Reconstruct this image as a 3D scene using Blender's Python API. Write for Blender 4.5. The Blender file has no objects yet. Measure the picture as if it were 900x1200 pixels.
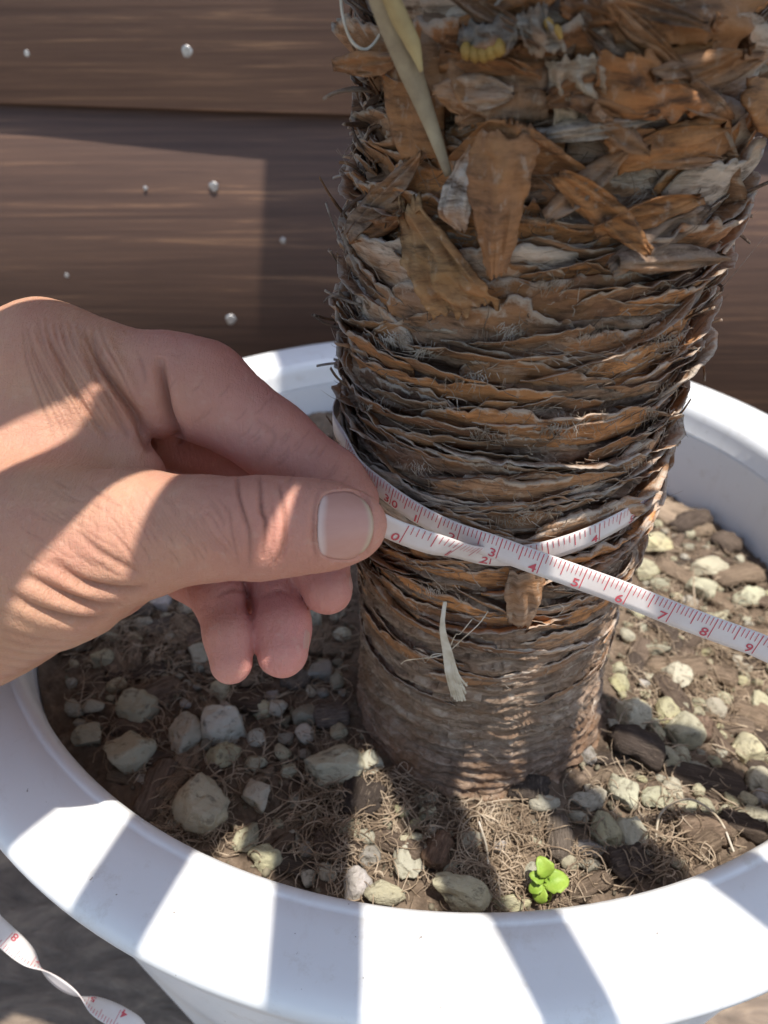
import bpy, math, random
import numpy as np
from mathutils import Vector, Matrix
from mathutils.bvhtree import BVHTree
random.seed(7); rng = np.random.default_rng(7)
scene = bpy.context.scene
C = scene.collection

# ------------------------------------------------------------------ camera
# all building below is done in centimetres, x right, y forward, z up, measured from the camera's place
CAMZ = 0.44
F, TH, RO = 900.0, math.radians(34.8), math.radians(-0.35)
cd = bpy.data.cameras.new('camera'); cam = bpy.data.objects.new('camera', cd); C.objects.link(cam)
cd.sensor_fit = 'VERTICAL'; cd.sensor_height = 36; cd.sensor_width = 27; cd.lens = F/1200*36
cd.clip_start = 0.01; cd.clip_end = 100
cam.matrix_world = Matrix.Translation((0, 0, CAMZ)) @ Matrix.Rotation(math.pi/2-TH, 4, 'X') @ Matrix.Rotation(RO, 4, 'Z')
cd.dof.use_dof = True; cd.dof.focus_distance = 0.172; cd.dof.aperture_fstop = 19
scene.camera = cam

# ------------------------------------------------------------------ sky and sun
SUN = np.array([.185, -.178, 1.0]); SUN /= np.linalg.norm(SUN)
world = bpy.data.worlds.new('World'); scene.world = world; world.use_nodes = True
wn = world.node_tree.nodes; bg = wn['Background']
sky = wn.new('ShaderNodeTexSky'); sky.sky_type = 'NISHITA'; sky.sun_disc = False
sky.sun_elevation = math.asin(SUN[2]); sky.sun_rotation = math.atan2(SUN[0], SUN[1])
world.node_tree.links.new(sky.outputs[0], bg.inputs[0]); bg.inputs[1].default_value = 0.15
sl = bpy.data.lights.new('sun', 'SUN'); sl.energy = 3.2; sl.angle = math.radians(0.53); sl.color = (1, .955, .88)
so = bpy.data.objects.new('sun', sl); C.objects.link(so)
so.rotation_euler = Vector(SUN).to_track_quat('Z', 'Y').to_euler(); so.location = (0.3, -0.3, 2.4)
scene.view_settings.view_transform = 'Standard'; scene.view_settings.look = 'None'
scene.view_settings.exposure = 0.85; scene.view_settings.gamma = 1

# ------------------------------------------------------------------ geometry helpers
cR, sR, cT, sT = math.cos(RO), math.sin(RO), math.cos(TH), math.sin(TH)
def ray(u, v):
    x = (u-450)/F; y = -(v-600)/F
    x, y = cR*x-sR*y, sR*x+cR*y
    return np.array([x, cT+y*sT, -sT+y*cT])
def pix(u, v, d): return ray(u, v)*d
def project(P):
    P = np.asarray(P); x, y, z = P[..., 0], P[..., 1], P[..., 2]
    d = y*cT-z*sT; yy = (y*sT+z*cT)/d; xx = x/d
    xr, yr = cR*xx+sR*yy, -sR*xx+cR*yy
    return 450+F*xr, 600-F*yr, d
def onz(u, v, z): r = ray(u, v); return r*(z/r[2])

def hsh(i, j, k, s):
    n = (i*374761393+j*668265263+k*2147483647+s*1274126177) & 0xffffffff
    n = ((n ^ (n >> 13))*1274126177) & 0xffffffff
    n = ((n ^ (n >> 16))*2246822519) & 0xffffffff
    return ((n ^ (n >> 15)) & 0xffffff)/float(0x7fffff)-1.0
def vn(P, s=0):
    P = np.asarray(P, float); I = np.floor(P).astype(np.int64); f = P-I; f = f*f*(3-2*f)
    r = 0
    for a in (0, 1):
        for b in (0, 1):
            for c in (0, 1):
                w = (f[..., 0] if a else 1-f[..., 0])*(f[..., 1] if b else 1-f[..., 1])*(f[..., 2] if c else 1-f[..., 2])
                r = r+w*hsh(I[..., 0]+a, I[..., 1]+b, I[..., 2]+c, s)
    return r
def fbm(P, s=0, o=4):
    P = np.asarray(P, float); r = 0; a = 1; t = 0
    for i in range(o): r = r+a*vn(P*2**i+17.3*i, s+i); t += a; a *= .5
    return r/t
def sstep(a, b, x): t = np.clip((x-a)/(b-a), 0, 1); return t*t*(3-2*t)

def mesh(name, V, faces, mat, smooth=True):
    m = bpy.data.meshes.new(name)
    V = np.asarray(V, float)*.01
    if isinstance(faces, np.ndarray):
        n, k = faces.shape
        m.vertices.add(len(V)); m.vertices.foreach_set('co', V.ravel())
        m.loops.add(n*k); m.loops.foreach_set('vertex_index', faces.ravel().astype(np.int32))
        m.polygons.add(n); m.polygons.foreach_set('loop_start', np.arange(0, n*k, k, dtype=np.int32))
        m.update(calc_edges=True); m.validate()
    else:
        m.from_pydata(V.tolist(), [], faces); m.update()
    if smooth: m.polygons.foreach_set('use_smooth', [True]*len(m.polygons))
    m.materials.append(mat)
    return m
def wpos(p): return Vector((p[0]*.01, p[1]*.01, p[2]*.01+CAMZ))
def put(name, V, faces, mat, parent=None, origin=None, smooth=True, color=None):
    """one mesh object; V in cm from the camera. A child is stored relative to its parent's base point."""
    V = np.asarray(V, float)
    if parent is not None: o0 = np.array(parent['base'])
    elif origin is not None: o0 = np.array(origin, float)
    else: o0 = np.array([*(V[:, :2].min(0)+V[:, :2].max(0))/2, V[:, 2].min()])
    me = mesh(name, V-o0, faces, mat, smooth)
    o = bpy.data.objects.new(name, me); C.objects.link(o)
    if parent is not None:
        o.parent = parent
    else:
        o.location = wpos(o0)
    o['base'] = [float(a) for a in o0]
    if color is not None: o.color = (*color, 1)
    return o
def empty(name, base):
    o = bpy.data.objects.new(name, None); C.objects.link(o); o.location = wpos(base)
    o['base'] = [float(a) for a in base]; o.empty_display_size = .02
    return o
def tag(o, label=None, cat=None, group=None, kind=None):
    if label: o['label'] = label
    if cat: o['category'] = cat
    if group: o['group'] = group
    if kind: o['kind'] = kind
    return o
def gridf(nu, nv, wrap=False):
    i, j = np.meshgrid(np.arange(nu if wrap else nu-1), np.arange(nv-1), indexing='ij')
    i2 = (i+1) % nu
    return np.stack([i*nv+j, i2*nv+j, i2*nv+j+1, i*nv+j+1], -1).reshape(-1, 4)
def shell(G, N, th):
    """closed slab from a grid of points G (nu,nv,3), thickness th (scalar or nu,nv) along -N"""
    nu, nv, _ = G.shape
    th = np.broadcast_to(np.asarray(th, float), (nu, nv))[..., None]
    V = np.concatenate([G.reshape(-1, 3), (G-N*th).reshape(-1, 3)])
    f = gridf(nu, nv); n = nu*nv
    idx = np.arange(n).reshape(nu, nv)
    loop = np.concatenate([idx[:-1, 0], idx[-1, :-1], idx[:0:-1, -1], idx[0, :0:-1]])
    l2 = np.roll(loop, -1)
    side = np.stack([l2, loop, loop+n, l2+n], -1)
    return V, np.concatenate([f, f[:, ::-1]+n, side])
def gridnormals(G):
    du = np.gradient(G, axis=0); dv = np.gradient(G, axis=1)
    n = np.cross(du, dv); return n/(np.linalg.norm(n, axis=-1, keepdims=True)+1e-9)
def tubes(paths, radii, ns=3):
    """many thin tubes; paths (n,k,3), radii (n,k)"""
    n, k, _ = paths.shape
    T = np.gradient(paths, axis=1); T /= np.linalg.norm(T, axis=-1, keepdims=True)+1e-9
    up = np.where(np.abs(T[..., 2:3]) > .9, np.array([1., 0, 0]), np.array([0, 0, 1.]))
    A = np.cross(T, up); A /= np.linalg.norm(A, axis=-1, keepdims=True)+1e-9; B = np.cross(T, A)
    ang = np.arange(ns)*2*math.pi/ns
    V = paths[:, :, None]+radii[:, :, None, None]*(A[:, :, None]*np.cos(ang)[:, None]+B[:, :, None]*np.sin(ang)[:, None])
    base = np.arange(n)[:, None, None]*k*ns+np.arange(k-1)[None, :, None]*ns
    j = np.arange(ns)[None, None]; j2 = (j+1) % ns
    f = np.stack([base+j, base+j2, base+ns+j2, base+ns+j], -1).reshape(-1, 4)
    return V.reshape(-1, 3), f
def spline(P, n):
    """catmull-rom resample"""
    P = np.asarray(P, float); Q = np.vstack([2*P[0]-P[1], P, 2*P[-1]-P[-2]])
    t = np.linspace(0, len(P)-1-1e-6, n); i = t.astype(int); f = (t-i)[:, None]
    a, b, c, d = Q[i], Q[i+1], Q[i+2], Q[i+3]
    return .5*(2*b+(c-a)*f+(2*a-5*b+4*c-d)*f**2+(3*b-a-3*c+d)*f**3)

# ------------------------------------------------------------------ materials
class NT:
    def __init__(s, name, rough=.7, spec=.3):
        s.m = bpy.data.materials.new(name); s.m.use_nodes = True; s.t = s.m.node_tree
        s.b = s.t.nodes['Principled BSDF']; s.b.inputs['Roughness'].default_value = rough
        s.b.inputs['Specular IOR Level'].default_value = spec
    def n(s, typ, **kw):
        x = s.t.nodes.new('ShaderNode'+typ)
        for k, v in kw.items():
            if k in x.inputs: x.inputs[k].default_value = v
            else: setattr(x, k, v)
        return x
    def l(s, a, b): s.t.links.new(a, b)
    def coord(s, scale=(1, 1, 1), src='Object', rot=(0, 0, 0)):
        c = s.n('TexCoord'); m = s.n('Mapping'); m.inputs['Scale'].default_value = scale; m.inputs['Rotation'].default_value = rot
        s.l(c.outputs[src], m.inputs[0]); return m.outputs[0]
    def noise(s, vec, scale, detail=5, rough=.6, dist=0):
        x = s.n('TexNoise', Scale=scale, Detail=detail, Roughness=rough, Distortion=dist); s.l(vec, x.inputs['Vector']); return x.outputs['Fac']
    def ramp(s, fac, stops):
        r = s.n('ValToRGB'); e = r.color_ramp.elements
        while len(e) < len(stops): e.new(.5)
        for q, (p, c) in zip(e, stops): q.position = p; q.color = (*c, 1) if len(c) == 3 else c
        s.l(fac, r.inputs[0]); return r.outputs[0]
    def mix(s, fac, a, b, mode='MIX'):
        m = s.n('Mix', data_type='RGBA', blend_type=mode)
        for sock, val in ((m.inputs['Factor'], fac), (m.inputs[6], a), (m.inputs[7], b)):
            if hasattr(val, 'is_output'): s.l(val, sock)
            else: sock.default_value = val if isinstance(val, (int, float)) else (*val, 1)
        return m.outputs[2]
    def math(s, op, a, b=0.0):
        m = s.n('Math', operation=op)
        for sock, val in zip(m.inputs, (a, b)):
            if hasattr(val, 'is_output'): s.l(val, sock)
            else: sock.default_value = val
        return m.outputs[0]
    def base(s, c): s.l(c, s.b.inputs['Base Color']); return s
    def bump(s, h, strength=.5, dist=.001, prev=None):
        b = s.n('Bump', Strength=strength, Distance=dist); s.l(h, b.inputs['Height'])
        if prev: s.l(prev, b.inputs['Normal'])
        s.l(b.outputs[0], s.b.inputs['Normal']); return b.outputs[0]

def mat_wood():
    m = NT('stained_wood', .55, .35)
    oi = m.n('ObjectInfo')
    v = m.coord((.8, 1, 34)); a = m.noise(v, 7, 9, .72, .5)
    v2 = m.coord((3, 1, 120)); b = m.noise(v2, 6, 4, .6)
    v3 = m.coord((1, 1, 2)); c = m.noise(v3, 9, 3)
    col = m.ramp(a, [(.27, (.085, .052, .040)), (.46, (.165, .100, .073)), (.57, (.23, .138, .095)), (.66, (.52, .31, .18))])
    col = m.mix(m.math('MULTIPLY', b, .45), col, (.10, .063, .048))
    col = m.mix(m.math('MULTIPLY', c, .4), col, (.14, .082, .058)); col = m.mix(1.0, col, oi.outputs['Color'], 'MULTIPLY'); m.base(col)
    p = m.bump(a, .35, .0008); m.bump(b, .35, .0003, p)
    return m.m
def mat_plastic():
    m = NT('white_plastic', .42, .45)
    v = m.coord(); a = m.noise(v, 12, 5, .6); sp = m.noise(v, 420, 2, .5); sc = m.noise(m.coord((1, 1, 1)), 90, 6, .75)
    col = m.mix(m.math('MULTIPLY', a, .25), (.82, .82, .81), (.72, .71, .69))
    col = m.mix(m.ramp(sp, [(.232, (1, 1, 1)), (.245, (0, 0, 0))]), col, (.33, .30, .27))
    d = m.ramp(sc, [(.57, (0, 0, 0)), (.72, (.55, .55, .55))]); col = m.mix(d, col, (.60, .56, .50))
    st = m.noise(m.coord((1, 1, .2)), 24, 6, .7, 1.2); col = m.mix(m.ramp(st, [(.56, (0, 0, 0)), (.70, (.30, .30, .30))]), col, (.52, .47, .40)); m.base(col)
    m.bump(sc, .12, .0004)
    m.b.inputs['Subsurface Weight'].default_value = .15; m.b.inputs['Subsurface Radius'].default_value = (.003, .003, .003); m.b.inputs['Subsurface Scale'].default_value = 1
    return m.m
def mat_soil():
    m = NT('potting_soil', .95, .15)
    v = m.coord(); a = m.noise(v, 160, 8, .75); b = m.noise(v, 30, 4)
    col = m.ramp(a, [(.3, (.045, .032, .024)), (.48, (.13, .094, .068)), (.62, (.27, .20, .145)), (.76, (.45, .36, .27))])
    col = m.mix(m.ramp(b, [(.42, (0, 0, 0)), (.62, (.65, .65, .65))]), col, (.25, .185, .13)); m.base(col)
    m.bump(a, .9, .002)
    return m.m
def mat_stone():
    m = NT('pumice_stone', .9, .2)
    v = m.coord(); oi = m.n('ObjectInfo')
    off = m.n('VectorMath', operation='ADD'); m.l(v, off.inputs[0]); m.l(oi.outputs['Location'], off.inputs[1])
    a = m.noise(off.outputs[0], 190, 6, .7); b = m.noise(off.outputs[0], 55, 3)
    col = m.mix(m.ramp(b, [(.35, (0, 0, 0)), (.7, (.7, .7, .7))]), oi.outputs['Color'], (.36, .33, .25))
    col = m.mix(m.ramp(a, [(.34, (.75, .75, .75)), (.46, (0, 0, 0))]), col, (.15, .125, .09))
    col = m.mix(m.ramp(a, [(.58, (0, 0, 0)), (.75, (.5, .5, .5))]), col, (.60, .56, .45)); m.base(col)
    m.bump(a, .9, .0018)
    return m.m
def mat_bark():
    m = NT('bark', .95, .12)
    v = m.coord((.35, 2.2, 2.2)); oi = m.n('ObjectInfo'); a = m.noise(v, 230, 6, .7); b = m.noise(m.coord(), 70, 3)
    col = m.mix(m.ramp(a, [(.3, (.85, .85, .85)), (.55, (0, 0, 0))]), oi.outputs['Color'], (.05, .036, .028))
    col = m.mix(m.ramp(a, [(.55, (0, 0, 0)), (.8, (.6, .6, .6))]), col, (.50, .39, .28)); m.base(col)
    m.bump(a, 1, .0018)
    return m.m
def mat_husk(name='palm_husk', core=False):
    m = NT(name, .8, .25)
    uv = m.n('UVMap', uv_map='UVMap') if not core else None
    oi = m.n('ObjectInfo')
    v = m.coord((1, 1, 4.5)); a = m.noise(v, 130, 7, .72, .4); b = m.noise(m.coord((1, 1, 2.)), 55, 4, .6)
    fi = m.noise(m.coord((1.0, 1.0, .55)), 520, 3, .6)
    if core:
        col = m.ramp(a, [(.28, (.06, .038, .025)), (.42, (.20, .132, .088)), (.55, (.36, .25, .175)), (.72, (.62, .51, .40))])
        z = m.n('SeparateXYZ'); m.l(m.coord(), z.inputs[0])
        col = m.mix(m.ramp(b, [(.45, (0, 0, 0)), (.68, (.75, .75, .75))]), col, (.24, .125, .062))
        m.base(col); p = m.bump(a, .8, .0016); m.bump(fi, .5, .0005, p)
        return m.m
    col = m.mix(m.ramp(a, [(.34, (.95, .95, .95)), (.56, (0, 0, 0))]), oi.outputs['Color'], (.075, .043, .028))
    col = m.mix(m.ramp(b, [(.46, (0, 0, 0)), (.68, (.85, .85, .85))]), col, (.47, .225, .092))
    s = m.n('SeparateXYZ'); m.l(uv.outputs[0], s.inputs[0])
    e = m.math('ADD', s.outputs[1], m.math('MULTIPLY', m.math('SUBTRACT', m.noise(m.coord((1, 1, 1)), 210, 5, .7), .5), 1.1))
    col = m.mix(m.ramp(e, [(.86, (0, 0, 0)), (1.0, (.75, .75, .75))]), col, (.55, .46, .37))
    col = m.mix(m.ramp(fi, [(.58, (0, 0, 0)), (.75, (.45, .45, .45))]), col, (.60, .51, .41))
    m.base(col); p = m.bump(a, .8, .0013); m.bump(fi, .6, .0004, p)
    return m.m
def mat_flat(name, col, rough=.8, spec=.3, var=None, scale=200, bump=0):
    m = NT(name, rough, spec); v = m.coord(); a = m.noise(v, scale, 5, .65)
    m.base(m.mix(m.ramp(a, [(.35, (0, 0, 0)), (.65, (1, 1, 1))]), col, var or tuple(c*.75 for c in col)))
    if bump: m.bump(a, bump, .0006)
    return m.m
def mat_fibre(name, c1, c2, c3):
    m = NT(name, .8, .3); v = m.coord(); a = m.noise(v, 140, 3)
    m.base(m.ramp(a, [(.35, c1), (.5, c2), (.66, c3)])); return m.m
def mat_skin():
    m = NT('skin', .52, .35)
    at = m.n('Attribute', attribute_name='pink'); v = m.coord()
    a = m.noise(v, 55, 5, .6); f = m.noise(v, 420, 4, .6)
    col = m.mix(at.outputs['Fac'], (.57, .31, .195), (.60, .25, .205))
    col = m.mix(m.ramp(a, [(.35, (.55, .55, .55)), (.6, (0, 0, 0))]), col, (.50, .215, .155))
    col = m.mix(m.ramp(f, [(.55, (0, 0, 0)), (.8, (.35, .35, .35))]), col, (.62, .40, .29))
    ac = m.n('Attribute', attribute_name='crease'); col = m.mix(ac.outputs['Fac'], col, (.22, .085, .055)); m.base(col)
    # fine crossing skin lines, drawn out along the hand
    w = m.n('TexVoronoi', feature='DISTANCE_TO_EDGE', Scale=1.0); m.l(m.coord((620, 1000, 1000), rot=(.2, .5, .9)), w.inputs['Vector'])
    g = m.ramp(w.outputs['Distance'], [(0, (0, 0, 0)), (.16, (1, 1, 1))])
    ln = m.noise(m.coord((1.0, .25, .25), rot=(0, .75, .5)), 900, 4, .7)
    p = m.bump(g, .22, .0003); p = m.bump(ln, .8, .0006, p); m.bump(a, .25, .001, p)
    m.b.inputs['Subsurface Weight'].default_value = .22; m.b.inputs['Subsurface Radius'].default_value = (.0045, .0016, .0009); m.b.inputs['Subsurface Scale'].default_value = 1
    return m.m
def mat_nail():
    m = NT('fingernail', .40, .4)
    uv = m.n('UVMap', uv_map='UVMap'); s = m.n('SeparateXYZ'); m.l(uv.outputs[0], s.inputs[0])
    r = m.noise(m.coord((1, 8, 8)), 120, 3)
    col = m.mix(m.math('MULTIPLY', r, .6), (.56, .30, .235), (.50, .245, .19))
    col = m.mix(m.ramp(s.outputs[0], [(.90, (0, 0, 0)), (.96, (.8, .8, .8))]), col, (.55, .41, .28))
    col = m.mix(m.ramp(s.outputs[0], [(.07, (1, 1, 1)), (.18, (0, 0, 0))]), col, (.66, .47, .40)); m.base(col)
    m.bump(r, .2, .0003); return m.m
def mat_ground():
    m = NT('weathered_ground', .9, .2)
    v = m.coord((1, 2.4, 1), rot=(0, 0, .5)); a = m.noise(v, 26, 8, .7, .7); b = m.noise(m.coord(), 160, 5, .7)
    col = m.ramp(a, [(.28, (.09, .072, .058)), (.5, (.25, .19, .145)), (.7, (.50, .38, .27))])
    col = m.mix(m.math('MULTIPLY', b, .5), col, (.20, .155, .12)); m.base(col); m.bump(a, .8, .006); return m.m

M_WOOD, M_PLASTIC, M_SOIL, M_STONE, M_BARK = mat_wood(), mat_plastic(), mat_soil(), mat_stone(), mat_bark()
M_HUSK, M_CORE, M_SKIN, M_NAIL, M_GROUND = mat_husk(), mat_husk('palm_trunk_fibre', True), mat_skin(), mat_nail(), mat_ground()
M_FIB = mat_fibre('frayed_fibre', (.10, .065, .042), (.27, .20, .145), (.46, .38, .30))
M_ROOT = mat_fibre('dry_root', (.20, .14, .092), (.38, .285, .195), (.56, .45, .33))
M_SCREW = NT('zinc_screw', .4, .5); M_SCREW.b.inputs['Metallic'].default_value = .7
_v = M_SCREW.noise(M_SCREW.coord(), 300); M_SCREW.base(M_SCREW.ramp(_v, [(.3, (.30, .28, .26)), (.7, (.62, .60, .58))])); M_SCREW = M_SCREW.m
M_TAPE = mat_flat('tape_vinyl', (.74, .68, .64), .42, .45, (.66, .57, .53), 60)
M_PRINT = mat_flat('red_print', (.60, .085, .105), .5, .3, (.52, .10, .12), 400)
M_PETIOLE = mat_flat('petiole_green', (.16, .21, .06), .5, .4, (.24, .25, .08), 60)
M_BLADE = mat_flat('fan_leaf', (.05, .11, .03), .5, .4, (.08, .14, .04), 60)
M_STRAW = mat_flat('dry_straw', (.42, .35, .23), .65, .3, (.22, .17, .115), 90, .9)
M_TOOTH = mat_flat('yellow_stub', (.42, .27, .07), .6, .3, (.30, .18, .05), 200, .5)
M_SPROUT = mat_flat('seedling_leaf', (.20, .33, .035), .5, .35, (.32, .44, .07), 250, .5)
M_PALE = mat_fibre('pale_root', (.42, .34, .24), (.58, .50, .38), (.68, .62, .52))

# ------------------------------------------------------------------ ground
GZ = -CAMZ*100
nx = 60; gx = np.linspace(-200, 200, nx); X, Y = np.meshgrid(gx, gx+60, indexing='ij')
G = np.stack([X, Y, GZ+.6*fbm(np.stack([X*.05, Y*.05, X*0], -1), 5)-.3], -1)
tag(put('ground', G.reshape(-1, 3), gridf(nx, nx), M_GROUND, origin=(0, 0, GZ)), kind='structure')

# ------------------------------------------------------------------ wooden wall: lapped boards with screws
WY = 50.0
def wall_at(u, v): r = ray(u, v); return r*(WY/r[1])
a0, a1 = wall_at(0, 120), wall_at(410, 133)
slope = (a1[2]-a0[2])/(a1[0]-a0[0]); z0 = a0[2]-slope*a0[0]
wall = empty('wooden_wall', (0, WY, GZ))
tag(wall, 'dark brown stained wooden board wall behind the white pot', 'wall')
BW = 18.4
boards = []
for k in range(-3, 4):
    zb = z0+k*BW                      # lower edge; board k overlaps board k-1
    ln = 90; xs = np.linspace(-90, 90, ln); prof = []
    warp = .35*np.sin(xs*.03+k*1.7)+.2*vn(np.stack([xs*.08, xs*0+k, xs*0], -1), 3)
    bow = .22+.06*np.sin(xs*.035+1.2+k)+.22*sstep(-24, -2, xs)+(.12 if k == 0 else 0)   # how far the lower edge stands off the board below
    zlow = zb+slope*xs+.10*warp
    ztop = zb+BW+1.5+slope*xs
    rows = []
    for dy, z in ((-bow+1.3, zlow), (-bow+.06, zlow), (-bow, zlow+.06), (-bow*.55, zlow+BW*.45), (-.06, ztop-.02), (0, ztop), (1.3, ztop)):
        rows.append(np.stack([xs, WY+dy+xs*0, z], -1))
    G = np.stack(rows, 1); nu, nv = G.shape[:2]
    f = gridf(nu, nv, False)
    back = np.array([[i*nv, i*nv+nv-1, (i+1)*nv+nv-1, (i+1)*nv] for i in range(nu-1)])
    b = put('board', G.reshape(-1, 3), np.concatenate([f, back]), M_WOOD, wall, smooth=False)
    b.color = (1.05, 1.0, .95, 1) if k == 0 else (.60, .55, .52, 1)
    boards.append((b, zb))
def screw(u, v, rpx, board):
    p = wall_at(u, v); r = rpx/F*(p[1]*cT-p[2]*sT)
    pr = [(0, -.02), (.3, -.10), (.45, -.11), (.8, -.06), (1, .0), (1, .5)]; k_ = random.uniform(.8, 1.1)
    fr = (p[2]-(z0+(0 if board is up_b else -BW)+slope*p[0]))/(BW*.45); yb = WY-(.22+(.15 if board is up_b else 0)+.22*float(sstep(-24, -2, p[0])))*max(.5, 1-.45*fr)-.01
    n = 14; V = []
    for rr, d in pr:
        for i in range(n):
            a = i*2*math.pi/n; V.append((p[0]+rr*r*k_*math.cos(a)*(1+.12*math.sin(3*a+u)), yb+d*r*.6, p[2]+rr*r*math.sin(a)))
    fs = gridf(len(pr), n); V = np.array(V)
    i, j = np.meshgrid(np.arange(len(pr)-1), np.arange(n), indexing='ij'); j2 = (j+1) % n
    fs = np.stack([i*n+j, (i+1)*n+j, (i+1)*n+j2, i*n+j2], -1).reshape(-1, 4)
    put('screw', V, fs, M_SCREW, board)
up_b = boards[3][0]; lo_b = boards[2][0]
for u, v, r in ((221, 60, 7), (34, 62, 3.6)): screw(u, v, r, up_b)
for u, v, r in ((251, 218, 5.5), (332, 281, 4), (271, 373, 6.2), (171, 220, 2.6), (79, 322, 2.8)): screw(u, v, r, lo_b)
# unseen beam above the pot, added and skewed to cast the wall's shadow edge
RIM = -18.0
hb = 60.0; xe = -5.0+.185*hb
bx0, bx1, by0, by1, bz0, bz1 = xe, xe+11, 26.0, WY+1.0, RIM+hb, RIM+hb+9
V = np.array([(x-.25*(y-by1+20), y, z) for x in (bx0, bx1) for y in (by0, by1) for z in (bz0, bz1)])
fb = [(0, 1, 3, 2), (4, 6, 7, 5), (0, 4, 5, 1), (2, 3, 7, 6), (0, 2, 6, 4), (1, 5, 7, 3)]
put('shadow_beam', V, fb, M_WOOD, wall, smooth=False)

# ------------------------------------------------------------------ pot
PC = np.array([2.32, 25.9]); RI, RO_ = 16.5, 19.3
pot = empty('plant_pot', (PC[0], PC[1], GZ))
tag(pot, 'round white plastic plant pot with a wide flat rim', 'pot')
def lathe(prof, n=200):
    prof = np.array(prof); a = np.arange(n)*2*math.pi/n
    V = np.stack([PC[0]+prof[None, :, 0]*np.cos(a)[:, None], PC[1]+prof[None, :, 0]*np.sin(a)[:, None], np.broadcast_to(prof[:, 1], (n, len(prof)))], -1)
    return V.reshape(-1, 3), gridf(n, len(prof), True)
rim_prof = [(16.2, RIM-1.4), (16.22, RIM-1.35), (16.27, RIM-.6), (16.3, RIM-.4), (16.38, RIM-.2), (16.5, RIM-.06), (16.62, RIM-.0), (16.74, RIM+.01), (16.80, RIM-.025), (16.86, RIM+.0), (17.3, RIM+.03), (18.3, RIM+.05), (18.6, RIM+.03), (18.85, RIM-.03), (18.98, RIM-.14), (19.05, RIM-.32),
            (19.03, RIM-.55), (18.92, RIM-.75), (18.8, RIM-1.3), (18.7, RIM-1.55), (18.5, RIM-1.65), (18.1, RIM-1.62), (17.3, RIM-1.5), (16.2, RIM-1.4)]
V, f = lathe(rim_prof); put('rim', V, f[:, ::-1], M_PLASTIC, pot)
body_prof = [(0.01, GZ+1.2), (13.0, GZ+1.2), (13.2, GZ+1.6), (15.9, RIM-8.5), (16.22, RIM-7.5), (16.23, RIM-7.3), (16.25, RIM-5), (16.25, RIM-2), (16.25, RIM-1.6), (16.25, RIM-1.45), (16.27, RIM-1.45), (16.6, RIM-1.45), (18.25, RIM-1.58), (18.2, RIM-2.2), (14.4, GZ+.6), (14.1, GZ+.1), (0.01, GZ+.1)]
V, f = lathe(body_prof); put('body', V, f[:, ::-1], M_PLASTIC, pot)

# ------------------------------------------------------------------ soil
AX = np.array([3.15, 18.2])
def soil_z(x, y):
    x = np.asarray(x, float); y = np.asarray(y, float)
    P = np.stack([x, y, x*0], -1)
    d = np.hypot(x-AX[0], y-AX[1])
    z = -20.75-2.3*sstep(6, 17, x+.35*(y-18))-.4*sstep(24, 40, y)
    z = z+.35*np.exp(-((d-4.2)/1.6)**2)+.30*fbm(P*.45, 11, 4)+.16*fbm(P*1.9, 12, 3)
    return z
def soil_at(u, v):
    p = onz(u, v, -21.0)
    for _ in range(6): p = onz(u, v, float(soil_z(p[0], p[1])))
    return p
nr, na = 170, 520
r = np.linspace(0.01, 1, nr)**.8*16.2; a = np.arange(na)*2*math.pi/na
X = PC[0]+r[None]*np.cos(a)[:, None]; Y = PC[1]+r[None]*np.sin(a)[:, None]
Z = soil_z(X, Y)+.20*fbm(np.stack([X*5, Y*5, X*0], -1), 21, 3)
G = np.stack([X, Y, Z], -1)
tag(put('soil', G.reshape(-1, 3), gridf(na, nr, True), M_SOIL), kind='structure')

# ------------------------------------------------------------------ palm
RZ_z = [-23, -20.8, -20.0, -18, -15, -12, -10, -7, -3, 0, 4, 8, 11, 12.5]
RZ_r = [4.4, 4.22, 4.06, 3.92, 3.90, 3.94, 3.98, 3.98, 3.80, 3.72, 3.9, 3.8, 2.8, .3]
def lean(z): z = np.asarray(z, float); return .45*sstep(-9, -1, z)
def RT(z): return np.interp(z, RZ_z, RZ_r)
def surf(u, v, off=0.0):
    d = ray(u, v); R = 4.5; lx = 0.
    for _ in range(12):
        a_ = AX+np.array([lx, 0]); A = d[0]**2+d[1]**2; B = -2*(d[0]*a_[0]+d[1]*a_[1]); Cc = a_@a_-R*R
        D = B*B-4*A*Cc
        t = (-B-math.sqrt(D))/(2*A) if D > 0 else -B/(2*A)
        R = float(RT(t*d[2]))+off; lx = float(lean(t*d[2]))
    return d*t
def hits(u, v, off=0.0):
    """does the line of sight really meet the trunk there"""
    p = surf(u, v, off); return math.hypot(p[0]-AX[0]-float(lean(p[2])), p[1]-AX[1]) < float(RT(p[2]))+off+.02
def cyl(th, rr, z): return np.stack([AX[0]+lean(z)+rr*np.cos(th), AX[1]+rr*np.sin(th), z+0*rr], -1)
def tape_z(t):
    return np.interp(np.mod(np.asarray(t)-FRONT+math.pi, 2*math.pi), TAPE_T, TAPE_Z)
FRONT = math.atan2(-AX[1], -AX[0])
TA = [(568, 651), (620, 650), (670, 637), (715, 617), (752, 594)]; TB = [(404, 520), (420, 549), (450, 575), (487, 601), (530, 623)]
_q = sorted([((math.atan2(p[1]-AX[1], p[0]-AX[0])-FRONT+math.pi) % (2*math.pi), p[2]) for p in [surf(u, v, .5) for u, v in TB+TA]])
TAPE_T = np.array([0]+[a_ for a_, _ in _q]+[2*math.pi]); TAPE_Z = np.array([_q[-1][1]*.5+_q[0][1]*.5]+[b_ for _, b_ in _q]+[_q[-1][1]*.5+_q[0][1]*.5])
palm = empty('palm_tree', (AX[0], AX[1], -20.8))
tag(palm, 'brown fibrous palm tree trunk with ragged leaf bases growing in the white pot', 'palm tree')
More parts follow.
